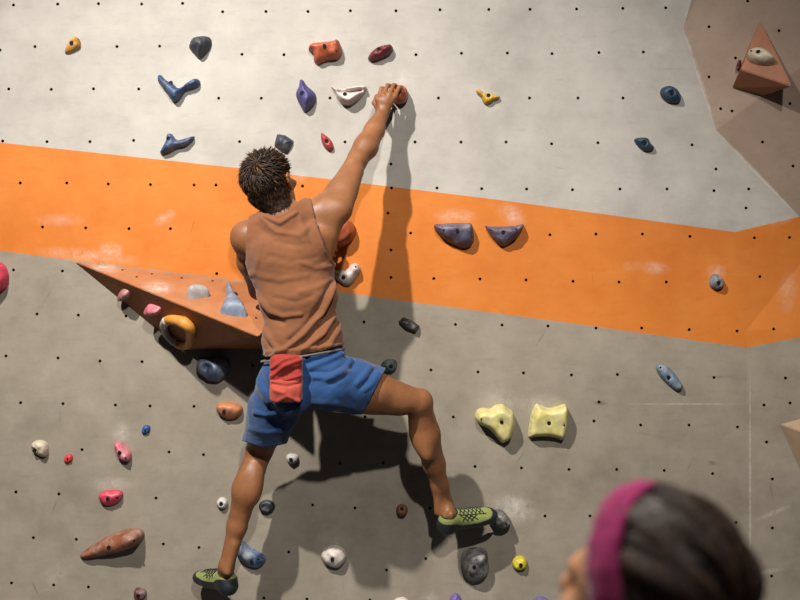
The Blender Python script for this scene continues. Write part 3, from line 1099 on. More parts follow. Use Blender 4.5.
# ------------------------------------------------------------------ the climber
CL = thing('person', 'man climbing in rust tank top and blue shorts, one arm stretched to an orange hold', 'person', P(310, 378, .47))
neck_b = P(284, 216, .47)
hipc = P(309, 378, .47)
Tu = (neck_b - hipc).normalized()
sh = P(324, 214, .44) - P(244, 236, .45)
Tr = (sh - Tu * sh.dot(Tu)).normalized()
Tb = Tr.cross(Tu)
if Tb.y > 0:
    Tb = -Tb
TAX = (Tr, Tb, Tu)


def torso(f, g=0.0, pelvis=True):
    f.ell(P(291, 262, .46), (.143 + g, .098 + g, .18 + g), TAX, .03)
    f.ell(P(302, 330, .46), (.118 + g, .086 + g, .13 + g), TAX, .04)
    f.cone(P(320, 238, .47), P(307, 318, .47), .054 + g, .05 + g, .03)
    f.cone(P(262, 252, .47), P(286, 318, .47), .054 + g, .05 + g, .03)
    f.cone(P(284, 214, .475), P(313, 216, .455), .046 + g, .052 + g, .03)
    f.cone(P(282, 217, .475), P(254, 234, .46), .046 + g, .052 + g, .03)
    # shoulder blades and the groove of the spine
    f.ell(P(309, 244, .535), (.05 + g * .5, .02 + g * .6, .065), TAX, .03)
    f.ell(P(270, 256, .535), (.05 + g * .5, .02 + g * .6, .065), TAX, .03)
    if pelvis:
        f.ell(P(309, 378, .47), (.142 + g, .098 + g, .105 + g), TAX, .04)
        f.ell(P(292, 392, .52), (.075 + g, .07 + g, .08 + g), None, .04)
        f.ell(P(329, 386, .52), (.075 + g, .07 + g, .08 + g), None, .04)


hd_c = P(270.5, 184, .455)
Rh, Fh, Uh = basis((-.30, -.30, .9), (.36, .9, .34))
body = Field()
torso(body, 0)
# neck and head
body.cone(P(284, 217, .47), P(273, 196, .45), .058, .054, .03)
hq = head_prims(body, hd_c, Rh, Fh, Uh, 1.05)
# raised arm
Sr, Er, Wr = P(322, 215, .44), P(356, 163, .29), P(382.5, 113, .135)
body.ell(P(327, 211, .445), (.058, .058, .066), TAX, .03)
body.chain([(Sr, .058), (P(341, 192, .375), .050), (Er, .037)], .03)
body.cone(P(332, 204, .40), P(350, 174, .305), .040, .034, .03)          # biceps side
body.cone(P(341, 210, .45), P(355, 172, .335), .044, .027, .03)          # triceps side
body.cone(P(337, 207, .45), P(327, 244, .45), .038, .034, .03)          # back of the armpit
body.chain([(Er, .036), (P(366, 147, .245), .046), (P(374.5, 130, .19), .039), (Wr, .0265)], .02)
body.cone(P(357, 156, .28), P(366, 142, .235), .03, .033, .02)
body.cone(P(352, 163, .315), P(358, 160, .30), .024, .028, .015)         # elbow point
body.cone(Sr, P(319, 250, .46), .048, .043, .03)                          # armpit to lat
# raised hand on the round hold
kn = [P(378, 99.5, .142), P(383.5, 96, .144), P(389.2, 95, .142), P(394.5, 96.5, .135)]
fin = []
for i, (u, v, d) in enumerate([(381.5, 88.5, .122), (387.4, 85.5, .122), (393.4, 85.2, .120), (399, 87.5, .116)]):
    du, dv = [(3.0, 2.0), (3.4, 1.4), (3.2, 1.6), (2.6, 1.8)][i]
    fin.append([(P(u, v, d), .0090), (P(u + du * .6, v + dv * .1, d - .028), .0086), (P(u + du, v + dv, d - .052), .0078)])
hand_prims(body, Wr, P(385, 102, .135), kn, fin,
           [(P(379, 109, .13), .014), (P(375, 103, .115), .0125), (P(377, 97, .095), .0105), (P(381, 93.5, .08), .009)])
# lower arm, bent in front of the chest
Sl, El, Wl = P(247, 238, .45), P(259, 290, .27), P(312, 256, .14)
body.ell(P(244, 238, .45), (.050, .052, .062), TAX, .03)
body.chain([(Sl, .050), (P(249, 262, .37), .042), (El, .036)], .03)
body.chain([(El, .037), (P(277, 279, .225), .041), (Wl, .025)], .02)
kn = [P(326, 237, .125), P(328, 243, .13), P(328, 249, .13), P(326, 255, .125)]
fin = [[(k + Vector((.02, .018, .004)), .0095), (k + Vector((.030, .044, .002)), .009), (k + Vector((.028, .062, -.004)), .008)] for k in kn]
hand_prims(body, Wl, P(320, 250, .13), kn, fin, [(P(316, 248, .13), .014), (P(320, 238, .11), .012), (P(326, 232, .09), .0105), (P(331, 229, .08), .009)])
# straight-down leg
HipL, KnL, AnL = P(286, 386, .47), P(260, 449, .24), P(226.5, 566, .255)
body.chain([(HipL, .082), (P(274, 415, .36), .072), (KnL, .052)], .03)
body.chain([(KnL, .049), (P(246, 490, .262), .052), (P(237, 527, .262), .037), (AnL, .0285)], .02)
body.ell(P(247, 486, .29), (.047, .036, .085), basis((.13, 0, .9), (0, 1, 0)), .03)
body.ell(P(254, 484, .285), (.030, .032, .075), basis((.13, 0, .9), (0, 1, 0)), .03)
body.cone(P(234, 545, .28), P(227.5, 572, .285), .015, .015, .02)        # heel tendon
# raised bent leg
HipR, KnR, AnR = P(330, 380, .47), P(416, 402, .36), P(445, 503, .165)
body.chain([(HipR, .086), (P(372, 391, .42), .074), (KnR, .052)], .03)
body.cone(P(352, 398, .44), P(398, 404, .39), .055, .04, .03)
body.ell(P(422, 401, .345), (.040, .042, .044), None, .025)
body.chain([(P(419, 405, .345), .050), (P(426, 434, .295), .052), (P(434, 464, .235), .043), (P(440, 485, .195), .033), (AnR, .0290)], .02)
body.ell(P(423, 436, .305), (.036, .04, .10), basis((-.2, .25, .9), (0, 1, 0)), .05)
body.cone(P(437, 482, .205), P(438, 512, .18), .016, .016, .02)


def foot_frame(heel, toe, up):
    A = (toe - heel).normalized()
    U = Vector(up)
    U = (U - A * U.dot(A)).normalized()
    return heel, A, U.cross(A), U


def shoe_prims(f, fr, L, g=0.0, side=1):
    h, A, B, U = fr

    def q(x, y, z):
        return h + A * x * L / .25 + B * y * side + U * z
    f.cone(q(.032, 0, .034), q(.034, 0, .06), .032 + g, .031 + g, .01)
    f.cone(q(.034, 0, .032), q(.11, .004, .032), .030 + g, .030 + g, .03)
    f.ell(q(.165, .004, .026), (.057 + g, .042 + g, .034 + g), (A, B, U), .03)
    f.ell(q(.208, -.004, .021), (.040 + g, .034 + g, .026 + g), (A, B, U), .02)
    f.cone(q(.055, 0, .07), q(.15, .002, .036), .031 + g, .024 + g, .03)
    return q


frR = foot_frame(P(439.5, 533.5, .165), P(497, 516.5, .10), (.12, -.5, 1))
frL = foot_frame(P(233, 596, .25), P(197, 580, .045), (.05, -.12, 1))
LR = (P(497, 516.5, .10) - P(439.5, 533.5, .165)).length
LL = (P(197, 580, .045) - P(233, 596, .25)).length
for fr_, an, L in ((frR, AnR, LR), (frL, AnL, LL)):
    q = shoe_prims(body, fr_, L, -.011)
    body.cone(an, q(.045, 0, .07), .029, .031, .02)
    for s_ in (-1, 1):
        body.ell(q(.046, .022 * s_, .10), (.011, .010, .012), None, .02)

V, F = body.mesh(.0031)
u_, v_ = proj(V)
soft = np.where((V[:, 2] > P(0, 112).z) | ((u_ > 318) & (v_ < 262) & (V[:, 1] > -.17)), .15, 1.0)
headd = np.linalg.norm(V - nv(hd_c), axis=1)
soft = np.where(headd < .14, .35, soft)
V = smooth(V, F, 5, .5, soft)
bodyo = mesh_obj('body', V, F, M['skin'], CL)
for sx in (-1, 1):
    e = Field().ell(hq(.034 * sx, .061, -.006), (.0125,) * 3)
    sdf_obj('eye', e, .0025, M['eye'], CL, 1)


# ---- tank top
tank = Field()
torso(tank, .012, False)
tank.cone(P(286, 224, .472), P(282, 209, .47), .082, .068, .02)
tank.ell(P(302, 338, .462), (.150, .112, .085), TAX, .05)
tank.ell(P(303, 352, .465), (.150, .118, .05), TAX, .03)
tank.ell(P(300, 300, .47), (.142, .112, .08), TAX, .05)
V, F = tank.mesh(.004)
V = smooth(V, F, 5)
V = V + normals(V, F) * (ripple(V, .003, 26, 3) + ripple(V * np.array([1, 1, 1]), .0022, 50, 4) + ripple(V, .0010, 120, 5))[:, None]
FOLDS = [([(338, 272), (330, 295), (320, 315), (303, 335), (286, 349), (271, 358)], .011, 2.0),
         ([(330, 284), (321, 304), (308, 323), (290, 340)], -.006, 3.0),
         ([(337, 286), (331, 306), (321, 325), (303, 342)], -.007, 2.2),
         ([(341, 290), (335, 314), (323, 334), (303, 350)], .010, 2.0),
         ([(342, 312), (338, 330), (328, 346)], .007, 2.2), ([(340, 302), (334, 326), (318, 346)], -.005, 2.0),
         ([(314, 222), (320, 242), (328, 256), (336, 266)], .006, 2.2), ([(308, 226), (312, 244), (322, 262)], -.004, 3),
         ([(257, 295), (270, 311), (284, 316), (300, 314)], .006, 2.6), ([(256, 302), (268, 318), (284, 323)], -.005, 2.6),
         ([(260, 320), (271, 340), (280, 352)], .006, 2.4), ([(262, 333), (272, 349)], -.004, 2.2),
         ([(252, 274), (280, 280), (306, 276)], .003, 3), ([(300, 262), (316, 268), (334, 266)], .003, 2.6), ([(270, 256), (290, 262), (314, 258)], -.002, 3),
         ([(262, 218), (276, 232), (300, 236), (312, 224)], .005, 2.6), ([(258, 226), (274, 241), (300, 246)], -.003, 3),
         ([(266, 217), (280, 223), (296, 213)], .006, 1.8), ([(300, 215), (304, 240)], .003, 3),
         ([(300, 292), (316, 288), (332, 280)], .003, 2.6), ([(275, 298), (296, 302), (312, 296)], -.003, 3),
         ([(268, 352), (300, 350), (344, 344)], .005, 2.0), ([(262, 240), (256, 272)], .003, 2.5)]
V = fold(V, F, FOLDS, 1.5)
u_, v_ = proj(V)
lft = np.interp(v_, [200, 222, 235, 260, 275, 300], [253, 248, 246, 246.5, 240, 200])
rgt = np.interp(v_, [200, 207, 218, 232, 248, 262, 272, 290], [311, 313, 315, 319, 325, 334, 344, 400])
nk = np.interp(u_, [240, 256, 264, 274, 284, 292, 297, 320], [190, 209, 213, 215.5, 213, 208, 202, 190])
hem = np.interp(u_, [240, 258, 266, 275, 300, 322, 346, 360], [348, 351, 357.5, 356.5, 354.5, 351.5, 344, 340])
# the hem drops evenly round the front as well
msk = (u_ > lft) & (u_ < rgt) & (v_ > nk) & (v_ < hem)
V, F = keep(V, F, msk, 20)
tk = mesh_obj('tank_top', V, F, M['tank'], CL)
so = tk.modifiers.new('Solidify', 'SOLIDIFY')
so.thickness, so.offset = .003, 1

# ---- shorts
shf = Field()
shf.ell(P(307, 372, .467), (.150, .108, .10), TAX, .03)
shf.ell(P(306, 356, .463), (.142, .106, .06), TAX, .03)
shf.ell(P(293, 392, .515), (.082, .075, .085), None, .04)
shf.ell(P(330, 386, .515), (.085, .078, .085), None, .04)
shf.chain([(P(284, 384, .46), .098), (P(273, 412, .37), .090), (P(261, 452, .25), .079)], .03)
shf.chain([(P(328, 381, .46), .104), (P(352, 386, .44), .096), (P(388, 393.5, .40), .088)], .03)
V, F = shf.mesh(.004)
V = smooth(V, F, 5)
V = V + normals(V, F) * (ripple(V, .003, 30, 8) + ripple(V, .002, 70, 9) + ripple(V, .001, 130, 10))[:, None]
SF = [([(310, 368), (325, 362), (340, 355)], .010, 2.6), ([(312, 372), (330, 372), (344, 366)], -.007, 2.5), ([(314, 377), (332, 378), (348, 372)], .009, 2.5),
      ([(327, 380), (340, 372), (350, 362)], .010, 2.4), ([(330, 384), (344, 376), (352, 368)], -.007, 2.4), ([(356, 384), (364, 376), (370, 367)], .008, 2.4),
      ([(360, 388), (368, 380), (374, 370)], -.006, 2.2), ([(364, 390), (372, 384), (378, 374)], .007, 2.2), ([(310, 402), (330, 402), (352, 406)], .006, 3),
      ([(256, 412), (266, 414), (277, 413)], .008, 2), ([(257, 380), (264, 392), (268, 402)], .008, 2.6), ([(262, 376), (268, 388)], -.006, 2.4),
      ([(300, 404), (288, 412), (278, 418)], .007, 2.6), ([(256, 392), (262, 402), (270, 408)], -.006, 2.5), ([(250, 428), (266, 432), (282, 430)], .004, 2.5),
      ([(307, 350), (307, 380), (309, 402)], -.003, 3), ([(336, 350), (342, 358), (352, 362)], .006, 2.2)]
V = fold(V, F, SF, .95)
u_, v_ = proj(V)
legL = u_ < np.interp(v_, [340, 400, 412, 460], [300, 306, 300, 300])
hl = np.interp(u_, [238, 246, 262, 283, 300], [440, 442, 447, 444, 440])
edge = (u_ - 386) * (414 - 369) - (v_ - 369) * (362 - 386)          # side of the hem line on the raised thigh
msk = (v_ > 341) & np.where(legL, v_ < hl, True) & (legL | (edge < 0))
V, F = keep(V, F, msk, 20)
sho = mesh_obj('shorts', V, F, M['shorts'], CL)
so = sho.modifiers.new('Solidify', 'SOLIDIFY')
so.thickness, so.offset = .004, 1

# ---- hair: short, swept out from a whorl at the crown


def hair_mesh(name, c, R, Fw, U, rad, whorl, is_hair, length, n, cap_g, mat, parent, lift=.42, width=.0032, seed=1, swirl=.35, segs=3, nape=False, wrap=False):
    rs = np.random.RandomState(seed)
    cap = Field()
    cap.ell(c + U * .022 - Fw * .012, tuple(x + cap_g for x in rad), (R, Fw, U))
    if nape:
        cap.cone(c - Fw * .030 - U * .02, P(279.5, 208, .48), .074, .056, .03)
    V, F = cap.mesh(.005)
    rel = V - nv(c + U * .022 - Fw * .012)
    loc = np.stack([rel @ nv(R), rel @ nv(Fw), rel @ nv(U)], 1)
    m = np.array([is_hair(*(p / np.linalg.norm(p))) > -.03 for p in loc])
    if nape:
        m = (m & (loc[:, 2] > -.07)) | ((loc[:, 1] < -.02 - np.clip(-.07 - loc[:, 2], 0, 1) * .0) & (loc[:, 2] > -.150) & (loc[:, 2] <= -.03))
    V, F = keep(V, F, m, 8)
    V = V + normals(V, F) * ripple(V, .0016, 160, seed + 3)[:, None]
    vs = [tuple(p) for p in V]
    fs = [tuple(f) for f in F]
    wl = Vector(whorl).normalized()
    if nape:
        # clipped hair down the back of the neck
        NV = normals(V, F)
        loc2 = V - nv(c + U * .022 - Fw * .012)
        zz, yy = loc2 @ nv(U), loc2 @ nv(Fw)
        cand = np.where((zz < -.035) & (yy < .03))[0]
        for i in rs.choice(cand, 1500):
            p0 = Vector(V[i]) + Vector(rs.normal(size=3)) * .0015
            nn = Vector(NV[i])
            t = -U * 1.0 + Vector(rs.normal(size=3)) * .25
            t = (t - nn * t.dot(nn)).normalized()
            ln = rs.uniform(.008, .018)
            sd = nn.cross(t)
            i0 = len(vs)
            for k in range(3):
                a = k / 2
                p = p0 - nn * .0015 + t * ln * a + nn * ln * .32 * a
                w = .0016 * (1 - a) + .0003
                vs += [tuple(p - sd * w), tuple(p + sd * w), tuple(p + nn * w)]
            for k in range(2):
                for a_, b_ in ((0, 1), (1, 2), (2, 0)):
                    fs.append((i0 + 3 * k + a_, i0 + 3 * k + b_, i0 + 3 * k + 3 + b_, i0 + 3 * k + 3 + a_))
    c0 = c + U * .022 - Fw * .012
    done = 0
    while done < n:
        d = Vector(rs.normal(size=3)).normalized()
        hv = is_hair(d.x, d.y, d.z)
        if hv < 0:
            continue
        done += 1
        e = Vector((d.x * (rad[0] + cap_g), d.y * (rad[1] + cap_g), d.z * (rad[2] + cap_g)))
        nrm = Vector((d.x / rad[0], d.y / rad[1], d.z / rad[2])).normalized()
        t = e.normalized() - wl * e.normalized().dot(wl)
        if t.length < 1e-3:
            continue
        t = (t - nrm * t.dot(nrm)).normalized()
        t = (t + nrm.cross(t) * swirl + Vector(rs.normal(size=3)) * .18).normalized()
        ln = length(d.x, d.y, d.z) * rs.uniform(.7, 1.2)
        lf = lift * rs.uniform(.6, 1.2)
        side = nrm.cross(t).normalized()
        pts = []
        for k in range(segs + 1):
            a = k / segs
            p = e * .985 + t * ln * a + nrm * ln * lf * (a - .45 * a * a)
            if wrap:
                p = e + t * ln * a
                dl = Vector((p.x / rad[0], p.y / rad[1], p.z / rad[2])).normalized()
                ph = math.atan2(dl.x, dl.z)
                gg = cap_g + .002 * math.sin(3.14 * a) * lf + .0035 * math.sin(9 * ph + 2 * dl.y) + .0025 * math.sin(17 * ph + 1 - 3 * dl.y)
                p = Vector((dl.x * (rad[0] + gg), dl.y * (rad[1] + gg), dl.z * (rad[2] + gg)))
            pts.append(p)
        i0 = len(vs)
        for k, p in enumerate(pts):
            w = width * (1 - (k / segs) ** 1.5) + .0003
            for s_, o_ in ((-1, 0), (1, 0), (0, 1)):
                qv = p + side * w * s_ + nrm * w * .8 * o_
                vs.append(tuple(c0 + R * qv.x + Fw * qv.y + U * qv.z))
        for k in range(segs):
            for a_, b_ in ((0, 1), (1, 2), (2, 0)):
                fs.append((i0 + 3 * k + a_, i0 + 3 * k + b_, i0 + 3 * k + 3 + b_, i0 + 3 * k + 3 + a_))
    o = mesh_obj(name, vs, fs, mat, parent)
    at = o.data.attributes.new('strand', 'FLOAT', 'POINT')
    arr = np.ones(len(vs), np.float32)
    arr[:len(V)] = 0
    at.data.foreach_set('value', arr)
    return o


def man_hair(x, y, z):
    # nape, sides and top; leaves the face and the ears free
    line = np.interp(y, [-1, -.2, .15, .5, .9], [-1.05, -.92, -.05, .45, .62])
    h = z - line
    if abs(x) > .8 and -.35 < y < .25 and z < .12:
        h = -1
    return h


def man_len(x, y, z):
    return .012 + .026 * max(0.0, min(1.0, (z + .25) / .8))


hair_mesh('hair', hd_c, Rh, Fh, Uh, (.078, .099, .0945), (.10, -.50, .8), man_hair, man_len, 4600, .008, M['hair'], CL, nape=True)

# ---- climbing shoes


def tube(pts, r, k=6):
    vs, fs = [], []
    n = len(pts)
    prev = None
    for i, p in enumerate(pts):
        t = (pts[min(i + 1, n - 1)] - pts[max(i - 1, 0)]).normalized()
        a = t.orthogonal().normalized() if prev is None else (prev - t * prev.dot(t)).normalized()
        prev = a
        b = t.cross(a)
        for j in range(k):
            an = 2 * math.pi * j / k
            vs.append(p + a * r * math.cos(an) + b * r * math.sin(an))
    for i in range(n - 1):
        for j in range(k):
            fs.append((i * k + j, i * k + (j + 1) % k, (i + 1) * k + (j + 1) % k, (i + 1) * k + j))
    fs.append(tuple(range(k))[::-1])
    fs.append(tuple(range((n - 1) * k, n * k)))
    return vs, fs


def tubes_obj(name, lines, r, mat, parent):
    vs, fs = [], []
    for ln in lines:
        v, f = tube(ln, r)
        fs += [tuple(i + len(vs) for i in q) for q in f]
        vs += v
    return mesh_obj(name, vs, fs, mat, parent)


def make_shoe(fr_, L, side):
    h, A, B, U = fr_
    f = Field()
    q = shoe_prims(f, fr_, L, 0, side)
    nA, nB, nU, nh = nv(A), nv(B), nv(U), nv(h)

    def clip(X, Y, Z):
        return .003 - ((X - nh[0]) * nU[0] + (Y - nh[1]) * nU[1] + (Z - nh[2]) * nU[2])
    V, F = f.mesh(.0028, clip)
    V = smooth(V, F, 3)
    rel = V - nh
    x, y, z = rel @ nA * .25 / L, rel @ nB * side, rel @ nU
    m = z < np.interp(x, [0, .05, .1, .14], [.088, .088, .1, .12])
    Vu, Fu = keep(V, F, m, 10)
    shoe = mesh_obj('climbing_shoe', Vu, Fu, M['shoe_green'], CL)
    so = shoe.modifiers.new('Solidify', 'SOLIDIFY')
    so.thickness, so.offset = .002, -1
    # rubber rand and sole
    f2 = Field()
    shoe_prims(f2, fr_, L, .003, side)

    def clip2(X, Y, Z):
        return -.002 - ((X - nh[0]) * nU[0] + (Y - nh[1]) * nU[1] + (Z - nh[2]) * nU[2])
    V, F = f2.mesh(.0028, clip2)
    V = smooth(V, F, 3)
    rel = V - nh
    x, y, z = rel @ nA * .25 / L, rel @ nB, rel @ nU
    top = np.interp(x, [-.03, .03, .06, .085, .12, .16, .20, .222, .235], [.070, .068, .060, .041, .036, .034, .037, .046, .07])
    Vr, Fr = keep(V, F, z < top, 10)
    rd = mesh_obj('rubber_rand', Vr, Fr, M['rubber'], shoe)
    rd['label'] = 'dark rubber sole and rand'
    so = rd.modifiers.new('Solidify', 'SOLIDIFY')
    so.thickness, so.offset = .002, -1
    # laces cross the instep
    tr = BVHTree.FromPolygons([Vector(p) for p in Vu], [tuple(i) for i in Fu])

    def on(xx, yy):
        o_ = h + A * xx * L / .25 + B * yy + U * .2
        hit = tr.ray_cast(o_, -U)
        return (hit[0] + U * .0012) if hit[0] else None
    lines = []
    rows = [.085, .102, .119, .136, .153, .170, .186]
    for a_, b_ in zip(rows, rows[1:]):
        for s_ in (-1, 1):
            ln = [on(a_ + (b_ - a_) * t, s_ * .017 * (1 - 2 * t)) for t in np.linspace(0, 1, 9)]
            lines.append([p for p in ln if p])
    for s_ in (-1, 1):
        ln = [on(t, s_ * .020) for t in np.linspace(.078, .196, 16)]
        lines.append([p for p in ln if p])
        # stitched diamond panel on the flank
        for g0 in (.085, .105, .125):
            ln = [on(g0 + .03 * t, s_ * (.022 + .012 * t)) for t in np.linspace(0, 1, 7)]
            ln = [p for p in ln if p]
            if len(ln) > 2:
                lines.append(ln)
            ln = [on(g0 + .03 - .03 * t, s_ * (.022 + .012 * t)) for t in np.linspace(0, 1, 7)]
            ln = [p for p in ln if p]
            if len(ln) > 2:
                lines.append(ln)
    lines = [l for l in lines if len(l) > 2]
    tubes_obj('laces', lines, .0021, M['lace'], shoe)
    # collar edge round the ankle
    E = {}
    for q4 in Fu:
        for a_, b_ in zip(q4, np.roll(q4, -1)):
            kk = (min(a_, b_), max(a_, b_))
            E[kk] = E.get(kk, 0) + 1
    adj = {}
    for (a_, b_), c_ in E.items():
        if c_ == 1:
            adj.setdefault(a_, []).append(b_)
            adj.setdefault(b_, []).append(a_)
    if adj:
        st = next(iter(adj))
        loop, prev, cur = [st], None, st
        for _ in range(5000):
            nx = [k for k in adj[cur] if k != prev]
            if not nx or nx[0] == st:
                break
            prev, cur = cur, nx[0]
            loop.append(cur)
        ln = [Vector(Vu[i]) for i in loop][::3]
        ln.append(ln[0])
        tubes_obj('collar', [ln], .0032, M['lace'], shoe)
    return shoe


make_shoe(frR, LR, 1)
make_shoe(frL, LL, -1)

# ---- chalk bag on a waist belt: hangs from the climber, so it is a thing of its own
bag_c = P(287, 380, .60)
Rb, Fb, Ub = basis((.01, -.06, 1), (.08, 1, 0))
BG = thing('chalk_bag', 'red chalk bag hanging at the climber\'s waist over the blue shorts', 'chalk bag', P(286, 403, .60))
f = Field()
f.box(P(286.5, 390, .605), (.046, .018, .030), .012, (Rb, Fb, Ub))
f.ell(P(286.5, 391, .615), (.052, .034, .034), (Rb, Fb, Ub), .02)
V, F = f.mesh(.003)
V = smooth(V, F, 3)
V = V + normals(V, F) * ripple(V, .0035, 70, 12)[:, None]
V = fold(V, F, [([(272, 384), (287, 386), (302, 383)], -.006, 1.6), ([(276, 402), (287, 396), (299, 401)], .004, 2), ([(274, 390), (284, 393)], .004, 2)], 1.2)
o = mesh_obj('pouch', V, F, M['bag_coral'], BG)
o['label'] = 'chalk-dusted coral lower pouch'
f = Field()
f.box(P(286.5, 369, .602), (.042, .018, .036), .016, (Rb, Fb, Ub))
f.ell(P(286.5, 364, .612), (.05, .032, .03), (Rb, Fb, Ub), .02)
V, F = f.mesh(.003)
V = smooth(V, F, 3)
V = V + normals(V, F) * ripple(V, .004, 60, 14)[:, None]
V = fold(V, F, [([(272, 376), (284, 366), (300, 360)], .007, 2), ([(272, 368), (284, 360), (296, 357)], .006, 1.8), ([(280, 378), (294, 370), (302, 368)], -.006, 2),
                ([(286, 380), (302, 375)], .005, 1.8)], 1.2)
o = mesh_obj('collar', V, F, M['bag_red'], BG)
o['label'] = 'deep red crumpled upper collar'
ln = []
for i in range(49):
    t = 2 * math.pi * i / 48
    ln.append(P(303, 355, .465) + Tr * .158 * math.cos(t) + Tb * .126 * math.sin(t))
tubes_obj('belt', [ln], .004, M['webbing'], BG)

# ------------------------------------------------------------------ the spectator
hs = CAM + Vector(((649 - 400) / FPX, 1.0, (300 - 598) / FPX)) * 1.30
SP = thing('person', 'spectator seen from behind with dark hair and a magenta headband, looking up', 'person', (hs.x, hs.y, 0))
Rs, Fs, Us = basis((.10, -.22, .97), (-.66, .70, .38))
sb = Field()
q2 = head_prims(sb, hs, Rs, Fs, Us, .98)
ctr = Vector((hs.x + .03, hs.y - .05, 0))
bR, bF = Vector((.86, .5, 0)), Vector((-.5, .86, 0))
Zv = Vector((0, 0, 1))


def bp(x, y, z):
    return ctr + bR * x + bF * y + Zv * z


BAX = (bR, bF, Zv)
nkz = hs.z - .16


def sp_torso(f, g):
    f.ell(bp(0, 0, nkz - .20), (.150 + g, .098 + g, .19 + g), BAX, .03)
    f.ell(bp(0, 0, nkz - .40), (.122 + g, .088 + g, .15 + g), BAX, .04)
    f.cone(bp(0, 0, nkz - .02), bp(.14, 0, nkz - .06), .045 + g, .045 + g, .03)
    f.cone(bp(0, 0, nkz - .02), bp(-.14, 0, nkz - .06), .045 + g, .045 + g, .03)


def sp_legs(f, g):
    f.ell(bp(0, -.01, nkz - .56), (.155 + g, .108 + g, .12 + g), BAX, .04)
    for s_ in (-1, 1):
        f.chain([(bp(.085 * s_, 0, nkz - .60), .082 + g), (bp(.09 * s_, .01, .45), .056 + g), (bp(.095 * s_, -.015, .33), .054 + g), (bp(.1 * s_, -.02, .10), .036 + g)], .03)


sp_torso(sb, 0)
sp_legs(sb, 0)
sb.cone(bp(0, 0, nkz - .03), hs - Us * .07 - Fs * .02, .054, .052, .03)
for s_ in (-1, 1):
    sb.chain([(bp(.17 * s_, 0, nkz - .08), .048), (bp(.215 * s_, -.02, nkz - .36), .036), (bp(.215 * s_, .03, nkz - .58), .024)], .02)
    kn = [bp(.215 * s_ , .03 + .021 * (i - 1.5), nkz - .67) for i in range(4)]
    fin = [[(k - Zv * .034 - bR * .006 * s_, .0085), (k - Zv * .058 - bR * .014 * s_, .008), (k - Zv * .074 - bR * .024 * s_, .0072)] for k in kn]
    hand_prims(sb, bp(.215 * s_, .03, nkz - .58), bp(.215 * s_, .03, nkz - .63), kn, fin,
               [(bp(.21 * s_, .05, nkz - .60), .013), (bp(.20 * s_, .075, nkz - .64), .011), (bp(.195 * s_, .082, nkz - .67), .009)])
    sb.cone(bp(.1 * s_, -.03, .05), bp(.11 * s_, .13, .03), .036, .028, .03)
V, F = sb.mesh(.005)
V = smooth(V, F, 3)
mesh_obj('body', V, F, M['skin2'], SP)
for sx in (-1, 1):
    e = Field().ell(q2(.034 * sx, .061, -.006), (.0125,) * 3)
    sdf_obj('eye', e, .0025, M['eye'], SP, 1)


def cloth_sp(name, fld, maskf, mat, th=.003, h=.007):
    V, F = fld.mesh(h)
    V = smooth(V, F, 4)
    V = V + normals(V, F) * ripple(V, .003, 24, 21)[:, None]
    V, F = keep(V, F, maskf(V), 12)
    o = mesh_obj(name, V, F, mat, SP)
    m = o.modifiers.new('Solidify', 'SOLIDIFY')
    m.thickness, m.offset = th, 1
    return o


f = Field()
sp_torso(f, .012)
f.ell(bp(0, -.005, nkz - .5), (.160, .115, .10), BAX, .05)
for s_ in (-1, 1):
    f.cone(bp(.16 * s_, 0, nkz - .075), bp(.20 * s_, -.012, nkz - .28), .062, .056, .03)
nc = nv(bp(0, 0, nkz))


def shirt_mask(V):
    r = np.hypot(V[:, 0] - nc[0], V[:, 1] - nc[1])
    side = np.abs((V - nc) @ nv(bR))
    return ~((r < .075) & (V[:, 2] > nkz - .05)) & (V[:, 2] > nkz - .555) & ~((side > .15) & (V[:, 2] < nkz - .25) & (side > .165))


cloth_sp('t_shirt', f, shirt_mask, M['shirt2'])
f = Field()
sp_legs(f, .005)
cloth_sp('leggings', f, lambda V: (V[:, 2] < nkz - .48) & (V[:, 2] > .12), M['trouser2'])
for s_ in (-1, 1):
    f = Field()
    f.cone(bp(.1 * s_, -.035, .045), bp(.1 * s_, -.025, .09), .045, .046, .01)
    f.cone(bp(.1 * s_, -.03, .045), bp(.11 * s_, .135, .03), .044, .034, .03)
    V, F = f.mesh(.005, lambda X, Y, Z: .004 - Z + 0 * X + 0 * Y)
    V = smooth(V, F, 3)
    mesh_obj('shoe', V, F, M['rubber'], SP)


def girl_hair(x, y, z):
    # all of it sits behind the headband
    line = np.interp(y, [-1, -.4, .1, .35, .6, .9], [-.85, -.75, -.40, .25, .55, .66])
    return min(z - line, .08 - (y * .90 - z * .43))


SR = (.074 * .98, .094 * .98, .090 * .98)
hair_mesh('hair', hs, Rs, Fs, Us, SR, (0, .96, .25), girl_hair, lambda x, y, z: .075, 2600, .013, M['hair2'], SP, lift=.8, width=.0026, seed=5, swirl=.05, segs=6, wrap=True)
# a low knot gathers the hair at the nape
kf = Field()
kf.ell(hs - Fs * .115 - Us * .035, (.04, .036, .042), (Rs, Fs, Us))
kf.cone(hs - Fs * .09 - Us * .03, hs - Fs * .115 - Us * .035, .04, .035, .02)
V, F = kf.mesh(.004)
V = smooth(V, F, 2)
V = V + normals(V, F) * ripple(V, .004, 90, 31)[:, None]
o = mesh_obj('hair_knot', V, F, M['hair2'], SP)
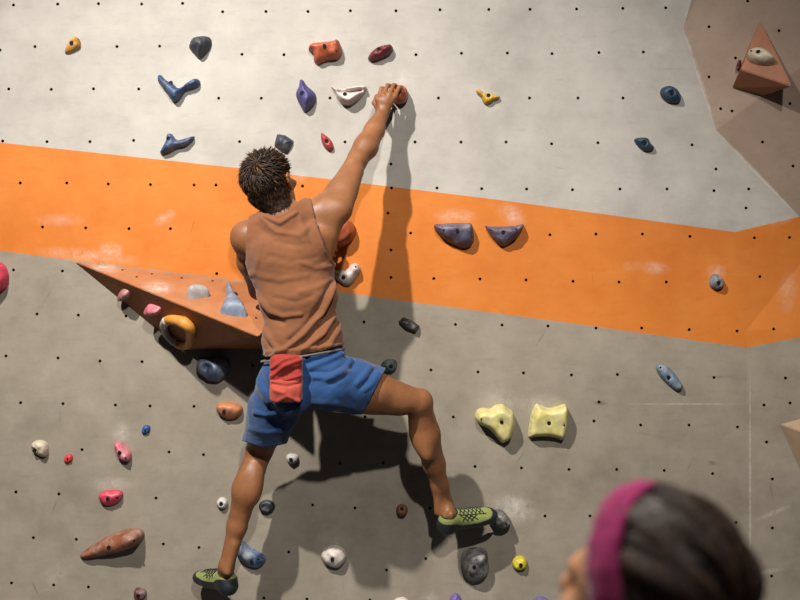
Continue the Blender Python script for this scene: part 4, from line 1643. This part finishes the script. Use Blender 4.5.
# headband: a tilted loop over the crown and behind the ears
hc = hs + Us * .02 - Fs * .012
bw, vs, fs = .023, [], []
ka, kb = 64, 7
BU = (Us * .90 + Fs * .43).normalized()      # loop top leans to the forehead
BN = Rs.cross(BU).normalized()
for i in range(ka):
    t = 2 * math.pi * i / ka
    for j in range(kb):
        w = (j / (kb - 1) * 2 - 1)
        d = Rs * math.cos(t) + BU * math.sin(t) + BN * w * .20
        dl = Vector((d.dot(Rs), d.dot(Fs), d.dot(Us))).normalized()
        g = .019 + .003 * math.cos(w * 1.5) + .0012 * math.sin(7 * t + 5 * w) + .0012 * math.sin(23 * t)
        e = Vector((dl.x * (SR[0] + g), dl.y * (SR[1] + g), dl.z * (SR[2] + g)))
        vs.append(hc + Rs * e.x + Fs * e.y + Us * e.z)
for i in range(ka):
    for j in range(kb - 1):
        a = i * kb + j
        b = ((i + 1) % ka) * kb + j
        fs.append((a, b, b + 1, a + 1))
hb = mesh_obj('headband', vs, fs, M['band'], SP)
so = hb.modifiers.new('Solidify', 'SOLIDIFY')
so.thickness, so.offset = .004, 0

# ------------------------------------------------------------------ lights, world, camera
def spot(name, loc, target, power, col, size, angle=80, blend=.8):
    l = bpy.data.lights.new(name, 'SPOT')
    l.energy = power
    l.color = col
    l.shadow_soft_size = size
    l.spot_size = math.radians(angle)
    l.spot_blend = blend
    o = bpy.data.objects.new(name, l)
    o.location = loc
    o.rotation_euler = (Vector(target) - Vector(loc)).to_track_quat('-Z', 'Y').to_euler()
    COL.objects.link(o)
    o['kind'] = 'helper'
    return o


spot('overhead_spot', (-1.85, -3.6, 5.3), (-.45, 0, 1.25), 2250, (1.0, .94, .88), .06, 63, 1.0)
spot('overhead_spot', (.85, -7.2, 5.7), (-.35, 0, 1.35), 1950, (1.0, .95, .89), .10, 46, 1.0)
spot('overhead_spot', (-.75, -3.0, 4.7), (.22, -3.75, 1.5), 800, (1.0, .94, .86), .10, 22, .8)  # added narrow spot to brighten the spectator alone; stands for no known fixture
SC.cycles.diffuse_bounces = 2
W = bpy.data.worlds.new('gym_world')
W.use_nodes = True
W.node_tree.nodes['Background'].inputs['Color'].default_value = (.9, .93, 1.0, 1)
W.node_tree.nodes['Background'].inputs['Strength'].default_value = .045
SC.world = W

cd = bpy.data.cameras.new('camera')
cd.sensor_width = 36
cd.lens = 36 * FPX / 800
cd.clip_start = .05
cd.dof.use_dof = True
cd.dof.focus_distance = 4.72
cd.dof.aperture_fstop = 3.4
co = bpy.data.objects.new('camera', cd)
co.location = CAM
co.rotation_euler = (math.radians(90), 0, 0)
COL.objects.link(co)
SC.camera = co
SC.view_settings.view_transform = 'Standard'
SC.view_settings.look = 'None'
SC.view_settings.gamma = 1
SC.view_settings.exposure = 0
